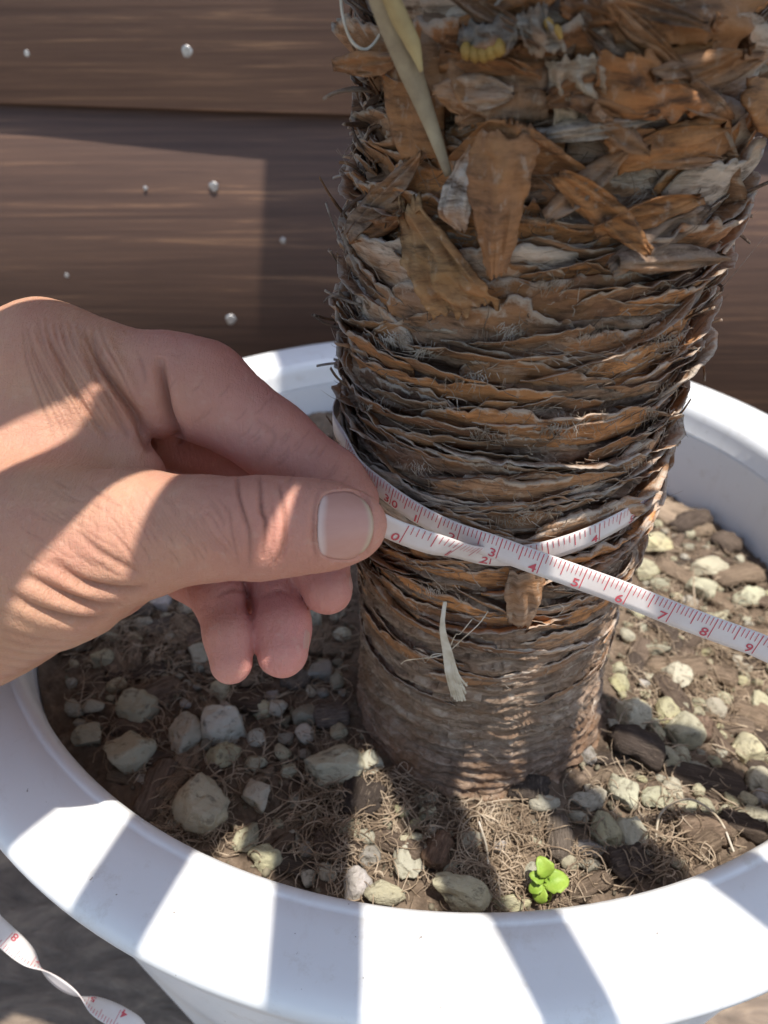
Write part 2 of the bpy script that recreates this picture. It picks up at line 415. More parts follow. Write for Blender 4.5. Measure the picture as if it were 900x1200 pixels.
nth = 700; zz = np.concatenate([np.linspace(-23, 1, 460), np.linspace(1.3, 12.5, 50)])
th = np.arange(nth)*2*math.pi/nth
TT, ZZ = np.meshgrid(th, zz, indexing='ij')
R0 = RT(ZZ)
P = np.stack([R0*np.cos(TT), R0*np.sin(TT), ZZ], -1)
up = sstep(-15.5, -12, ZZ)           # loose layers above, tight fibrous rings below
warp = .9*fbm(P*np.array([.35, .35, .25]), 31, 3)
per = .62*up+.46*(1-up)
q = (ZZ+warp)/.62; q2 = (ZZ+.6*warp+.25*fbm(P*np.array([.8, .8, .5]), 37, 2))/.40
saw = (q-np.floor(q))**1.6; saw2 = (q2-np.floor(q2))
fine = fbm(P*np.array([.8, .8, 7.]), 33, 4); fine2 = fbm(P*np.array([4, 4, 5.]), 34, 3)
R = R0-.08+up*(.30*saw-.10)+(1-up)*(.26*(saw2-.4)*np.clip(.55+.9*fbm(P*np.array([.7, .7, 1.2]), 39, 2), .1, 1.2))+.15*fine+.09*fine2+.12*fbm(P*.6, 35, 2)
foot = sstep(-19.6, -21, ZZ); R = R+foot*.25*fbm(P*np.array([1.2, 1.2, .2]), 36, 3)
G = cyl(TT, R, ZZ)
put('trunk', G.reshape(-1, 3), gridf(nth, len(zz), True), M_CORE, palm)

def add_uv(o, uv):
    me = o.data; l = me.uv_layers.new(name='UVMap'); vi = np.empty(len(me.loops), np.int32); me.loops.foreach_get('vertex_index', vi)
    l.data.foreach_set('uv', np.asarray(uv, np.float32)[vi].ravel())
HUSKC = [(.30, .140, .062), (.40, .185, .075), (.18, .092, .050), (.34, .195, .110), (.30, .21, .150), (.13, .072, .044), (.47, .215, .082), (.24, .145, .092), (.44, .36, .29)]
def husk_geo(t0, span, z, h, flare, thick, seed, tilt=0, nu=64, nv=10, rag=.25):
    a = np.linspace(-1, 1, nu); b = np.linspace(0, 1, nv)
    A, B = np.meshgrid(a, b, indexing='ij')
    TH_ = t0+A*span/2
    X1 = A*span*2.2
    def n1(f, sd, o=2): return fbm(np.stack([X1*f+seed*3.1, X1*0+seed*.37, X1*0], -1), sd, o)
    env = np.clip((1-np.abs(A)**4), 0, 1)**.7
    torn = sstep(-.08, .02, n1(1.1, 47, 2))*.5+sstep(.05, .13, n1(2.6, 48, 2))*.25
    top = h*(.30+.55*env)*(1+.22*n1(.5, 41))+h*.35*(torn-.35)*env+.05*n1(5., 42, 2)*rag*4+.035*n1(16., 49, 2)
    top = np.maximum(top, .12*h)
    zc = z+tilt*A*span/2*4.4+.22*n1(.32, 43)
    Zp = zc-.3*h+B*(top+.3*h)
    S = np.stack([X1, B*h*1.5, X1*0+seed], -1)
    curl = .6*math.sin(seed*12.9)
    off = flare*(.12+.88*B**1.3)*(.30+.70*env)*(1+.50*n1(.7, 44, 3))+flare*curl*.5*np.clip(B-.7, 0, 1)**1.5*3*env-.05*(1-B)
    off = off+.05*fbm(S*np.array([.9, 5, 1]), 45, 3)+.035*fbm(S*np.array([3, 9, 1]), 50, 2)
    zt = tape_z(TH_)
    near = sstep(1.0, .5, np.abs(Zp-zt))*sstep(TAPE_T[-2]+.02, TAPE_T[-2]-.12, np.mod(TH_-FRONT+math.pi, 2*math.pi)); off = off*(1-near)+np.minimum(off, .30)*near
    G = cyl(TH_, RT(Zp)+off, Zp)
    N = np.stack([np.cos(TH_), np.sin(TH_), 0*TH_], -1)
    tk = np.maximum(thick*(1.25-.75*B)*(.5+.5*env)*(1+.4*fbm(S*4, 46, 2)), .015)
    V, f = shell(G, N, tk)
    uv = np.stack([A, B], -1).reshape(-1, 2)
    return V, f, np.concatenate([uv, uv])
def husk(*args, color=None, **kw):
    V, f, uv = husk_geo(*args, **kw)
    o = put('leaf_base', V, f, M_HUSK, palm, color=color or tuple(1.5*c for c in random.choice(HUSKC))); add_uv(o, uv); return o
seed = 1
z = -16.4
while z < 1.2:
    upz = float(sstep(-8, -3, z)); lowz_ = float(sstep(-16.6, -11.0, z))
    ncirc = random.choice((4, 5, 5, 6)) if upz < .6 else random.choice((3, 4, 4, 5))
    t = random.random()*6.28
    for k in range(ncirc):
        sp = 2*math.pi/ncirc*random.uniform(.5, 1.5)
        husk(t+k*2*math.pi/ncirc+random.uniform(-.3, .3), sp, z+random.uniform(-.35, .35), random.uniform(.35, .95)*(1+.6*upz)*(.45+.55*lowz_),
             (.10+.52*random.random()**1.4)*(1+.55*upz)*(.12+.88*lowz_), random.choice((.05, .08, .12, .18, .28))*(1+.2*upz)*(.35+.65*lowz_), seed, tilt=random.gauss(0, .08))
        seed += 1
    z += random.uniform(.26, .62)+.12*upz+.25*(1-lowz_)
# thin torn strips between the leaf bases
Vs, Fs, Us, n0 = [], [], [], 0
for i in range(230):
    zc = random.uniform(-13.5, .5); V, f, uv = husk_geo(FRONT+random.uniform(-2.0, 2.0), random.uniform(.25, 1.1), zc, random.uniform(.16, .45), random.uniform(.10, .50)*(1+.4*float(sstep(-8, -3, zc))), .04, 1000+i, tilt=random.gauss(0, .22), nu=30, nv=4)
    Vs.append(V); Fs.append(f+n0); Us.append(uv); n0 += len(V)
o = put('torn_strip', np.concatenate(Vs), np.concatenate(Fs), M_HUSK, palm, color=(.38, .215, .12)); add_uv(o, np.concatenate(Us)); tag(o, kind='stuff')
# coarser leaf bases on the part of the trunk above the picture
z = 2.0
while z < 7:
    for k in range(3):
        husk(random.random()*.8+k*math.pi/1.5, 2.5, z+random.uniform(-.3, .3), 2.8, random.uniform(.5, .9), .18, seed, nu=24, nv=6); seed += 1
    z += 2.1

def pixpatch(name, rows, mat, parent, thick=.08, nu=14, nv=22, color=None, bulge=0., noise=.05, seed=0, rag=.05):
    nu *= 2
    """a flap laid out by rows of (left u,v,off, right u,v,off) on the trunk's surface"""
    Lp = spline([surf(*q[0]) for q in rows], nv); Rp = spline([surf(*q[1]) for q in rows], nv)
    s = np.linspace(0, 1, nu)
    G = Lp[None]*(1-s)[:, None, None]+Rp[None]*s[:, None, None]
    rad = G[..., :2]-AX; rad = np.concatenate([rad, 0*rad[..., :1]], -1); rad /= np.linalg.norm(rad, axis=-1, keepdims=True)
    S, T = np.meshgrid(s, np.linspace(0, 1, nv), indexing='ij')
    Q = np.stack([S*3, T*3, S*0+seed], -1)
    b = bulge*np.sin(S*math.pi)+noise*fbm(Q*1.2, 60+seed, 3)+noise*1.3*np.sin(S*13+4*fbm(Q, 61, 2)+seed)*np.sin(T*2.5+.3)+noise*.35*fbm(Q*np.array([9, 1.2, 1]), 64, 2)
    b = b+noise*2.2*np.clip(np.abs(2*S-1)-.6, 0, 1)*math.sin(seed*4.1)
    G = G+rad*b[..., None]
    edge = np.minimum(S, 1-S); tang = np.cross(rad, np.array([0, 0, 1.]))
    G = G+tang*((edge < .05)*rag*fbm(Q*5, 62+seed, 2))[..., None]
    G = G+np.array([0, 0, 1.])*(((T > .97)|(T < .03))*rag*2.5*fbm(Q*4, 63+seed, 3))[..., None]
    V, f = shell(G, rad, thick)
    o = put(name, V, f, mat, parent, color=color); uv = np.stack([S, T*.55], -1).reshape(-1, 2); add_uv(o, np.concatenate([uv, uv]))
    return o
OR, BR, GY, TAN = (.42, .21, .095), (.16, .085, .045), (.34, .29, .24), (.27, .19, .12)
# the hanging tongue of dry sheath with its pale fold
pixpatch('leaf_sheath', [((560, 150, .95), (640, 160, .9)), ((548, 200, 1.15), (622, 205, 1.15)), ((556, 260, 1.1), (612, 260, 1.1)), ((570, 320, .75), (592, 320, .75))], M_HUSK, palm, .05, 16, 30, (.36, .185, .095), .28, .06, 1)
pixpatch('leaf_sheath', [((548, 172, .75), (566, 170, 1.0)), ((524, 215, .85), (556, 215, 1.1)), ((514, 250, .85), (550, 250, 1.05)), ((536, 268, .8), (548, 268, .9))], M_HUSK, palm, .04, 12, 18, (.62, .55, .48), .10, .05, 2)
pixpatch('leaf_sheath', [((520, 190, .35), (700, 205, .5)), ((560, 148, .9), (662, 178, .95)), ((585, 138, 1.05), (628, 150, 1.1))], M_HUSK, palm, .07, 24, 14, OR, .1, .06, 3)
pixpatch('leaf_sheath', [((700, 62, .95), (765, 60, .9)), ((700, 105, 1.0), (815, 105, .9)), ((705, 148, .8), (845, 122, .7))], M_HUSK, palm, .09, 22, 18, (.42, .185, .072), .35, .05, 4)
pixpatch('leaf_sheath', [((640, 70, .8), (705, 62, .9)), ((645, 110, .85), (708, 105, .95)), ((650, 158, .6), (712, 150, .7))], M_HUSK, palm, .08, 18, 16, (.52, .42, .31), .12, .09, 5)
pixpatch('leaf_sheath', [((705, 158, .75), (850, 130, .55)), ((712, 172, .8), (862, 160, .6)), ((725, 190, .6), (850, 186, .5))], M_HUSK, palm, .08, 22, 10, (.36, .17, .072), .15, .06, 6)
pixpatch('leaf_sheath', [((880, 95, .9), (935, 80, .7)), ((877, 125, 1.0), (935, 125, .8)), ((893, 160, .8), (935, 165, .6))], M_HUSK, palm, .08, 14, 14, (.42, .21, .09), .25, .05, 7)
pixpatch('leaf_sheath', [((468, 240, .55), (492, 236, .7)), ((476, 290, .75), (548, 305, .7)), ((486, 330, .8), (575, 340, .6)), ((512, 372, .65), (590, 350, .45))], M_HUSK, palm, .06, 22, 26, (.40, .24, .115), .14, .10, 8, .12)
pixpatch('leaf_sheath', [((596, 668, .45), (640, 668, .42)), ((592, 700, .5), (636, 702, .48)), ((596, 730, .45), (622, 735, .42))], M_HUSK, palm, .05, 12, 16, (.34, .225, .15), .08, .05, 9)
pixpatch('leaf_sheath', [((500, 0, .5), (690, -10, .5)), ((495, 70, .7), (670, 60, .7)), ((515, 120, .9), (660, 100, .85)), ((545, 142, .75), (640, 135, .7))], M_HUSK, palm, .10, 30, 22, (.28, .18, .115), .15, .09, 10)
pixpatch('leaf_sheath', [((690, -12, .6), (900, -10, .7)), ((700, 15, .8), (880, 25, .9)), ((720, 45, .7), (860, 60, .7))], M_HUSK, palm, .10, 30, 16, (.33, .175, .09), .2, .09, 11)
pixpatch('leaf_sheath', [((455, 40, .5), (505, 20, .55)), ((450, 120, .55), (515, 110, .6)), ((470, 190, .5), (520, 185, .5))], M_HUSK, palm, .08, 16, 20, (.36, .185, .085), .1, .06, 12)
# broken pieces of old sheath caught between the larger ones
for i in range(64):
    cu, cv = random.uniform(425, 890), random.uniform(-5, 335)
    if (430 < cu < 545 and cv < 225) or (500 < cu < 645 and 125 < cv < 335) or (455 < cu < 600 and 225 < cv): continue
    L, W = random.uniform(26, 75), random.uniform(7, 22); an = random.gauss(.12*(cu-640)/200*-1, .45)
    ca, sa_ = math.cos(an), math.sin(an); o1 = random.uniform(.35, .75)+.25*(cv < 180); cr = random.uniform(-.3, .45)
    rows_ = []
    for t_, wf in ((-1, .55), (-.3, 1), (.4, .9), (1, .25)):
        px, py = cu+ca*L*t_, cv-sa_*L*t_+8*t_*t_*random.uniform(-.5, 1.); of = o1+cr*t_*t_
        rows_.append(((px-sa_*W*wf, py-ca*W*wf, of), (px+sa_*W*wf, py+ca*W*wf, of+random.uniform(-.15, .1))))
    if not all(hits(*q_) for r2 in rows_ for q_ in r2): continue
    try: pixpatch('leaf_sheath', rows_, M_HUSK, palm, .05, 6, 14, random.choice(HUSKC), random.uniform(-.08, .12), .06, 20+i)
    except Exception: pass
# cut stub with a row of yellow pegs
stub = pixpatch('stem_stub', [((538, 28, .9), (600, 20, .9)), ((536, 48, 1.1), (606, 44, 1.1)), ((545, 64, 1.0), (598, 64, 1.0))], M_HUSK, palm, .25, 16, 10, (.27, .23, .19), .2, .08, 13)
for i, (u, v) in enumerate(((546, 53), (556, 56), (566, 56), (575, 53), (584, 49))):
    p = surf(u, v, 1.18); q = surf(u+1, v+17, 1.22)
    V, f = tubes(np.stack([p, p*.7+q*.3+[0, -.05, 0], q*.75+p*.25+[0, -.05, 0], q])[None], np.array([[.07, .10, .10, .03]]), 7)
    put('peg', V, f, M_TOOTH, stub)
stub2 = pixpatch('stem_stub', [((606, 15, .9), (640, 8, .9)), ((610, 40, 1.1), (648, 30, 1.1)), ((622, 66, 1.0), (664, 58, 1.0))], M_HUSK, palm, .2, 12, 12, (.36, .31, .25), .15, .09, 14)
for u, v in ((640, 22), (650, 30)):
    p = surf(u, v, 1.15); q = surf(u+8, v+16, 1.15)
    V, f = tubes(np.stack([p, p*.6+q*.4, q])[None], np.array([[.05, .08, .03]]), 6); put('peg', V, f, M_TOOTH, stub2)
# long dry stalk leaning on the trunk and a loose thread
def strip(name, pts, wid, mat, parent, th=.07):
    Cn = spline([pix(*p) for p in pts], 30); T = np.gradient(Cn, axis=0); T /= np.linalg.norm(T, axis=1, keepdims=True)
    V0 = Cn/np.linalg.norm(Cn, axis=1, keepdims=True); S = np.cross(T, V0); S /= np.linalg.norm(S, axis=1, keepdims=True)
    w = np.interp(np.linspace(0, 1, 30), np.linspace(0, 1, len(wid)), wid)
    s = np.linspace(-1, 1, 7); G = Cn[None]+S[None]*(s[:, None, None]*w[None, :, None])-V0[None]*((1-s**2)[:, None, None]*w[None, :, None]*.5)
    V, f = shell(G, -V0[None]+0*G, th); return put(name, V, f, mat, parent)
d0 = np.linalg.norm(surf(445, 0, 0)); 
def sd(u, v, off): return float(project(surf(u, v, off))[2])
dz = sd(520, 200, .8)
strip('dry_stalk', [(432, -70, dz-2.2), (452, 5, dz-1.5), (478, 75, dz-.9), (503, 140, dz-.4), (526, 206, dz)], [.24, .23, .20, .13, .07], M_STRAW, palm)
strip('stalk_sheath', [(446, -30, dz-2.0), (468, 20, dz-1.55), (484, 52, dz-1.3), (494, 84, dz-1.05)], [.12, .14, .12, .03], mat_flat('pale_yellow_sheath', (.50, .40, .20), .6, .3, (.34, .25, .12), 70, .8), palm, .04)
loop = [(398, -20, 13.6), (402, 20, 13.6), (412, 48, 13.6), (428, 58, 13.6), (442, 46, 13.5), (449, 25, 13.4), (446, -15, 13.3)]
V, f = tubes(spline([pix(*p) for p in loop], 40)[None], np.full((1, 40), .030), 6); put('loose_thread', V, f, M_PALE, palm)
# pale root tuft hanging below the tape
tuft = []
for i in range(26):
    du = rng.normal(0, 4); p = [(522+du*.2, 705, .35), (519+du*.3, 735, .55), (526+du*.6, 765, .62), (532+du*.9, 790, .62), (541+du*1.1, 822-abs(rng.normal(0, 12)), .55)]
    tuft.append(spline([surf(*a) for a in p], 12))
for e in ((553, 726), (572, 716), (470, 778), (548, 800), (495, 770)):
    tuft.append(spline([surf(524, 766, .5), surf((e[0]*.4+524*.6)+rng.uniform(-9, 9), e[1]*.4+766*.6+rng.uniform(-10, 4), .65), surf((e[0]*.75+524*.25)+rng.uniform(-9, 9), e[1]*.75+766*.25+rng.uniform(-10, 10), .7), surf(e[0], e[1], .5)], 12))
tr = np.full((len(tuft), 12), .030); tr[:, :3] *= .6; tr[26:] = .014
V, f = tubes(np.array(tuft), tr, 5); put('root_tuft', V, f, M_PALE, palm)
# frayed fibres along the edges of the leaf bases
n = 3600; k = 9
t0 = FRONT+rng.uniform(-1.9, 1.9, n); z0_ = rng.uniform(-16, 1.0, n); z0_ = np.where(rng.random(n) < .12, rng.uniform(-20, -16, n), z0_)
ln = rng.gamma(2.0, .16, n)+.08; lowz = z0_ < -13
ln = np.where(lowz, ln*.5, ln)
dt = rng.normal(0, .75, n); dr = rng.uniform(-.1, .5, n)*np.where(lowz, .25, 1); dzz = rng.normal(.15, .55, n)
s = np.linspace(0, 1, k)[None]
cur = rng.normal(0, 1.1, (n, 1))*s**2+.25*np.sin(s*7+rng.uniform(0, 6, (n, 1)))*s; cur2 = rng.normal(0, .8, (n, 1))*s**2
r0 = RT(z0_)+np.where(lowz, .03, rng.uniform(.0, .40, n))
rr = r0[:, None]+ln[:, None]*(dr[:, None]*s+.25*cur2*np.where(lowz, .2, 1)[:, None])
ztp = tape_z(t0); nearT = np.abs(z0_-ztp) < .9
rr = np.where(nearT[:, None], np.minimum(rr, RT(z0_)[:, None]+.34), rr)
tt = t0[:, None]+ln[:, None]*(dt[:, None]*s+.6*cur)/4.5
z_ = z0_[:, None]+ln[:, None]*(dzz[:, None]*s+.4*cur2)
Pth = cyl(tt, rr, z_); Rd = rng.uniform(.006, .016, (n, 1))*(1.1-.8*s)
V, f = tubes(Pth, Rd, 3)
tag(put('frayed_fibre', V, f, M_FIB, palm), kind='stuff')
# pale fuzzy tufts where the sheath has broken
PT, PR = [], []
for u, v, sz in ((690, 490, 26), (655, 500, 16), (487, 545, 18), (440, 470, 16), (548, 440, 20), (600, 610, 20), (640, 600, 24), (565, 505, 16), (760, 480, 16), (800, 452, 18), (715, 612, 16), (862, 290, 24), (880, 265, 18), (838, 430, 16), (700, 385, 18), (640, 250, 18), (772, 232, 26), (650, 330, 20), (520, 470, 16), (735, 540, 22), (455, 395, 18), (590, 540, 14), (680, 640, 14), (505, 690, 14), (470, 600, 14), (780, 395, 18), (745, 200, 22), (830, 190, 22), (600, 385, 18), (500, 410, 14)):
    comb = rng.normal(-1.57, .45)
    for i in range(int(rng.uniform(20, 75))):
        a0_ = (u+rng.normal(0, sz*.75), v+rng.normal(0, sz*.20)); p0 = surf(a0_[0], a0_[1], .20+rng.uniform(-.05, .18)); an = comb+rng.normal(0, .5); L = rng.uniform(.08, .30)
        rad = np.array([p0[0]-AX[0], p0[1]-AX[1], 0]); rad /= np.linalg.norm(rad); tg = np.array([-rad[1], rad[0], 0])
        d = tg*math.cos(an)*.95+np.array([0, 0, 1.])*math.sin(an)*.95+rad*rng.uniform(.0, .22); w = rng.normal(0, .16, 3)
        if not hits(a0_[0], a0_[1], .1): continue
        if abs(p0[2]-float(tape_z(math.atan2(p0[1]-AX[1], p0[0]-AX[0])))) < .75: continue
        PT.append(np.stack([p0+d*L*t_+w*L*t_*t_ for t_ in (0, .33, .66, 1)])); PR.append([.009, .009, .007, .003])
V, f = tubes(np.array(PT), np.array(PR), 3); tag(put('pale_fibre', V, f, mat_fibre('pale_fibre', (.22, .16, .11), (.40, .32, .24), (.58, .51, .43)), palm), kind='stuff')
# broad frayed shreds at the silhouettes
n = 150
for i in range(n):
    side = 1 if i % 5 == 0 else -1
    tc = FRONT+side*random.uniform(1.0, 1.75); zc = random.uniform(-11.5, 0.5)
    L = random.uniform(.5, 1.35); w = random.uniform(.04, .13)
    zt = float(tape_z(tc))
    if abs(zc-zt) < .8 or abs(zc+.4*L-zt) < .7: continue
    s = np.linspace(0, 1, 8); out = random.uniform(.2, .8); upw = random.uniform(-.1, .9); cv = random.uniform(-1.2, .5); cw = random.uniform(-1.2, 1.0)
    rr = RT(zc)+.12+L*(out*s+.3*cv*s**2); zz_ = zc+L*(upw*s+.4*cw*s**2); tt = tc+L*(cv*.9*s*s+.3*math.sin(i)*s)/4.5
    Cn = cyl(tt, rr, zz_); side_v = np.stack([-np.sin(tt), np.cos(tt), .4*math.cos(i)+0*tt], -1)
    prof = w*np.clip(1.15-s, .12, 1)*(1+.3*np.sin(s*9+i))
    G = np.stack([Cn-side_v*prof[:, None], Cn+side_v*prof[:, None]*.2+np.array([0, 0, .04]), Cn+side_v*prof[:, None]], 0)
    N = gridnormals(G); V, f = shell(G, N, .025)
    o = put('shred', V, f, M_HUSK, palm, color=random.choice([(.16, .11, .08), (.30, .24, .19), (.40, .34, .29), (.12, .075, .05), (.22, .13, .075)]))
    uv = np.tile(np.stack([np.repeat([0, .5, 1], 8), np.tile(s, 3)*.95], -1), (2, 1)); add_uv(o, uv)

# crown: fan-palm fronds, above the picture
HUB = np.array([AX[0], AX[1], RIM+27.0])
def frond(dx, dy, rise=.22, plen=34., wid=.95, blade=30.):
    h = np.array([dx, dy]); h = h/np.hypot(*h)
    s = np.linspace(0, 1, 14)
    Cn = np.stack([HUB[0]+h[0]*(1.5+plen*s), HUB[1]+h[1]*(1.5+plen*s), HUB[2]+rise*plen*(s-.25*s*s)], -1)
    Sd = np.array([-h[1], h[0], 0.]); w = wid*(1.2-.3*s+1.3*np.clip(1-s/.28, 0, 1)**1.3)
    q = np.linspace(-1, 1, 5)
    G = Cn[None]+Sd*(q[:, None, None]*w[None, :, None])+np.array([0, 0, 1.])*((q**2)[:, None, None]*w[None, :, None]*.45)
    V, f = shell(G, np.broadcast_to([0, 0, 1.], G.shape), .5)
    fr = put('frond', V, f, M_PETIOLE, palm)
    T = Cn[-1]-Cn[-2]; T /= np.linalg.norm(T); U = np.cross(T, Sd)*-1
    Vs, fs = [], []
    for i, a in enumerate(np.linspace(-1.9, 1.9, 26)):
        L = blade*(1-.12*abs(a)); d = T*math.cos(a)+Sd*math.sin(a); e = -T*math.sin(a)+Sd*math.cos(a)
        b0 = len(Vs)*1
        m = 6
        for j in range(m):
            t = j/(m-1); wv = L*t*.055*(1 if t < .6 else (1-t)/.4+.03)
            c = Cn[-1]+d*L*t-np.array([0, 0, 1.])*L*.22*max(0, t-.45)**1.3*2
            Vs += [c-e*wv, c+np.array([0, 0, wv*.5]), c+e*wv]
        for j in range(m-1):
            o = b0+j*3; fs += [(o, o+1, o+4, o+3), (o+1, o+2, o+5, o+4)]
    put('fan_blade', np.array(Vs), fs, M_BLADE, fr)
for dx, dy, w in ((-6.8, -9.9, .95), (-3.4, -11.7, .92), (.7, -13.5, .95), (5.4, -13.6, .75), (10.9, -13, .8), (13.3, -8.3, .9), (-8.2, -6.0, 1.0), (-10, -2.5, 1.0)):
    frond(dx, dy, wid=w)
def shade_stalk(dx, dy, ln_, wid):  # extra stalk out of view, added to keep the sun off the thumb
    h = np.array([dx, dy])/math.hypot(dx, dy); s = np.linspace(0, 1, 8); q = np.linspace(-1, 1, 5)
    Cn = np.stack([HUB[0]+h[0]*(1.5+ln_*s), HUB[1]+h[1]*(1.5+ln_*s), HUB[2]-.6+.5*s], -1); Sd = np.array([-h[1], h[0], 0.])
    G = Cn[None]+Sd*(q[:, None, None]*(wid*(1.3-.3*s))[None, :, None])+np.array([0, 0, 1.])*((q**2)[:, None, None]*.3)
    V, f = shell(G, np.broadcast_to([0, 0, 1.], G.shape), .5); put('shade_stalk', V, f, M_STRAW, palm)
shade_stalk(-1.3, -10, 9.6, .46)
V, f = tubes(np.stack([HUB+[0, 0, -1], HUB+[.1, .2, 6], HUB+[.1, .5, 14], HUB+[.2, .6, 22]])[None], np.array([[1.1, .9, .6, .08]]), 9)
put('spear_leaf', V, f, M_PETIOLE, palm)

# ------------------------------------------------------------------ gravel, bark and roots on the soil
def ico(sub, seed, kind):
    import bmesh
    bm = bmesh.new(); bmesh.ops.create_icosphere(bm, subdivisions=sub, radius=1)
    V = np.array([v.co[:] for v in bm.verts]); F_ = np.array([[v.index for v in f.verts] for f in bm.faces]); bm.free()
    r = np.random.default_rng(seed)
    # cut facets, then roughen
    for _ in range(kind):
        nrm = r.normal(size=3); nrm /= np.linalg.norm(nrm); c = r.uniform(.42, .8); d = V@nrm
        V = V-np.where(d > c, (d-c)*.93, 0)[:, None]*nrm
    nn = V/np.linalg.norm(V, axis=1, keepdims=True)
    V = V+nn*(.20*fbm(nn*1.3+seed*5, seed, 3)+.10*fbm(nn*4+seed, seed+3, 4))[:, None]
    V /= np.abs(V).max(0)
    return V, F_
STONES = []
for i in range(12):
    V, F_ = ico(4 if i < 6 else 3, i+1, (7, 4, 10, 6, 3, 9)[i % 6]); STONES.append(mesh('pebble', V, F_, M_STONE))   # unit = 1 cm radius
COL = {'g': (.50, .46, .385), 'w': (.64, .60, .51), 'c': (.58, .53, .40), 'y': (.60, .55, .36), 'd': (.34, .31, .26), 'n': (.54, .51, .37)}
placed = []; ANCH = []; pending = []
LOOK = {'g': 'grey', 'w': 'whitish', 'c': 'cream', 'y': 'yellowish', 'd': 'dark grey', 'n': 'greenish'}
def pebble(u, v, w, h, c, label, group, big, p=None, rad=None):
    if p is None:
        p = soil_at(u, v); p = soil_at(u, v+h*.12)
        d = project(p)[2]; rx = w*.54*d/F; ry = h*.54*d/F
    else: rx, ry = rad
    me = STONES[random.randrange(6) if big else 6+random.randrange(6)]
    o = bpy.data.objects.new('pebble', me); C.objects.link(o)
    rz = max(.55*rx, min(ry, rx))*random.uniform(.75, .9)
    o.scale = (rx, ry*1.02, rz)
    o.rotation_euler = (random.uniform(-.25, .25), random.uniform(-.25, .25), random.choice((0, math.pi))+random.uniform(-.3, .3))
    zc = float(soil_z(p[0], p[1]))+rz*.50
    o.location = wpos((p[0], p[1], zc))
    base = COL[c]; k = random.uniform(.85, 1.12); o.color = (base[0]*k, base[1]*k*random.uniform(.96, 1.03), base[2]*k*random.uniform(.85, 1.1), 1)
    tag(o, label, 'pebble', group); placed.append((p[0], p[1], max(rx, ry)))
    return o
big = [
 (157, 832, 60, 50, 'g', 'large smooth grey pebble resting against the pitted grey stone'), (150, 881, 66, 50, 'g', 'large pitted grey pebble beside the left inner pot wall'),
 (108, 865, 46, 32, 'g', 'flattish grey pebble between the pitted stone and the pot wall'), (214, 858, 48, 56, 'g', 'blocky grey pebble with a bark chip leaning on its foot'),
 (267, 849, 55, 50, 'w', 'rounded whitish pebble with a crack under the curled fingertips'), (262, 884, 40, 35, 'c', 'cream pebble just in front of the cracked whitish pebble'),
 (247, 944, 78, 74, 'y', 'largest yellowish wedge-shaped stone near the left pot rim'), (303, 932, 37, 43, 'c', 'upright cream pebble beside the yellowish wedge-shaped stone'),
 (389, 900, 76, 48, 'y', 'broad yellow pebble with shadow stripes left of the trunk foot'), (436, 897, 33, 33, 'n', 'round greenish pebble touching the trunk foot'),
 (289, 982, 28, 44, 'n', 'thin greenish pebble under the tip of the wedge stone'), (312, 1007, 40, 32, 'y', 'yellow pebble half hidden behind the front pot rim'),
 (415, 1034, 42, 38, 'w', 'angular pale stone lit by sun at the front pot rim'), (457, 1047, 58, 30, 'y', 'wide yellow stone tucked against the front pot rim'),
 (480, 1010, 38, 46, 'g', 'tall grey stone standing behind the front pot rim'), (537, 1046, 76, 42, 'c', 'large cream stone at the front pot rim beside the fibre mat'),
 (598, 1058, 46, 20, 'y', 'low yellow stone at the rim beside the green seedling'), (730, 928, 39, 44, 'w', 'egg-shaped white pebble standing out right of the trunk'),
 (741, 973, 36, 50, 'n', 'long greenish stone below the egg-shaped white pebble'), (706, 976, 36, 46, 'n', 'ribbed greenish stone left of the long greenish stone'),
 (770, 937, 44, 26, 'n', 'angular greenish stone right of the egg-shaped white pebble'), (682, 940, 34, 24, 'c', 'pale lumpy pebble left of the egg-shaped white pebble'),
 (880, 959, 38, 34, 'n', 'long light stone lying against the right front rim'), (686, 878, 28, 42, 'd', 'upright grey stone in shade against the trunk foot'),
 (871, 882, 38, 40, 'y', 'pitted yellow stone near the right pot wall'), (796, 862, 46, 46, 'y', 'long yellow stone lying on the sunlit soil'),
 (740, 836, 42, 44, 'y', 'bright yellow stone beside the right side of the trunk'), (783, 836, 30, 38, 'y', 'knobbly yellow stone above the long yellow stone'),
 (769, 640, 44, 28, 'y', 'blocky yellow stone behind the trunk'), (753, 668, 38, 30, 'y', 'bright yellow lump behind the tape by the trunk'),
 (833, 668, 46, 32, 'y', 'round yellow stone with moss near the back pot wall'), (821, 692, 36, 28, 'g', 'smooth grey pebble just above the stretched tape'),
 (876, 700, 38, 28, 'n', 'rounded pebble at the foot of the grey back pot wall'), (791, 791, 36, 40, 'w', 'white angular pebble under the stretched tape'),
 (891, 918, 36, 42, 'c', 'cream stone at the far right above the rim'), (889, 828, 32, 42, 'c', 'rough cream stone below the tape by the pot wall'),
 (187, 709, 28, 26, 'w', 'white pebble peeking out between wrist and little finger'), (235, 772, 34, 34, 'c', 'cream stone behind the little finger'),
 (119, 774, 32, 25, 'n', 'ridged greenish pebble under the heel of the hand')]
for u, v, w, h, c, lab in big:
    pebble(u, v, w, h, c, lab, 'large stones on the potting soil', True); ANCH.append((placed[-1][0], placed[-1][1], ' '.join(lab.split()[:4 if lab.split()[3] in ('pebble', 'stone') else 3])))
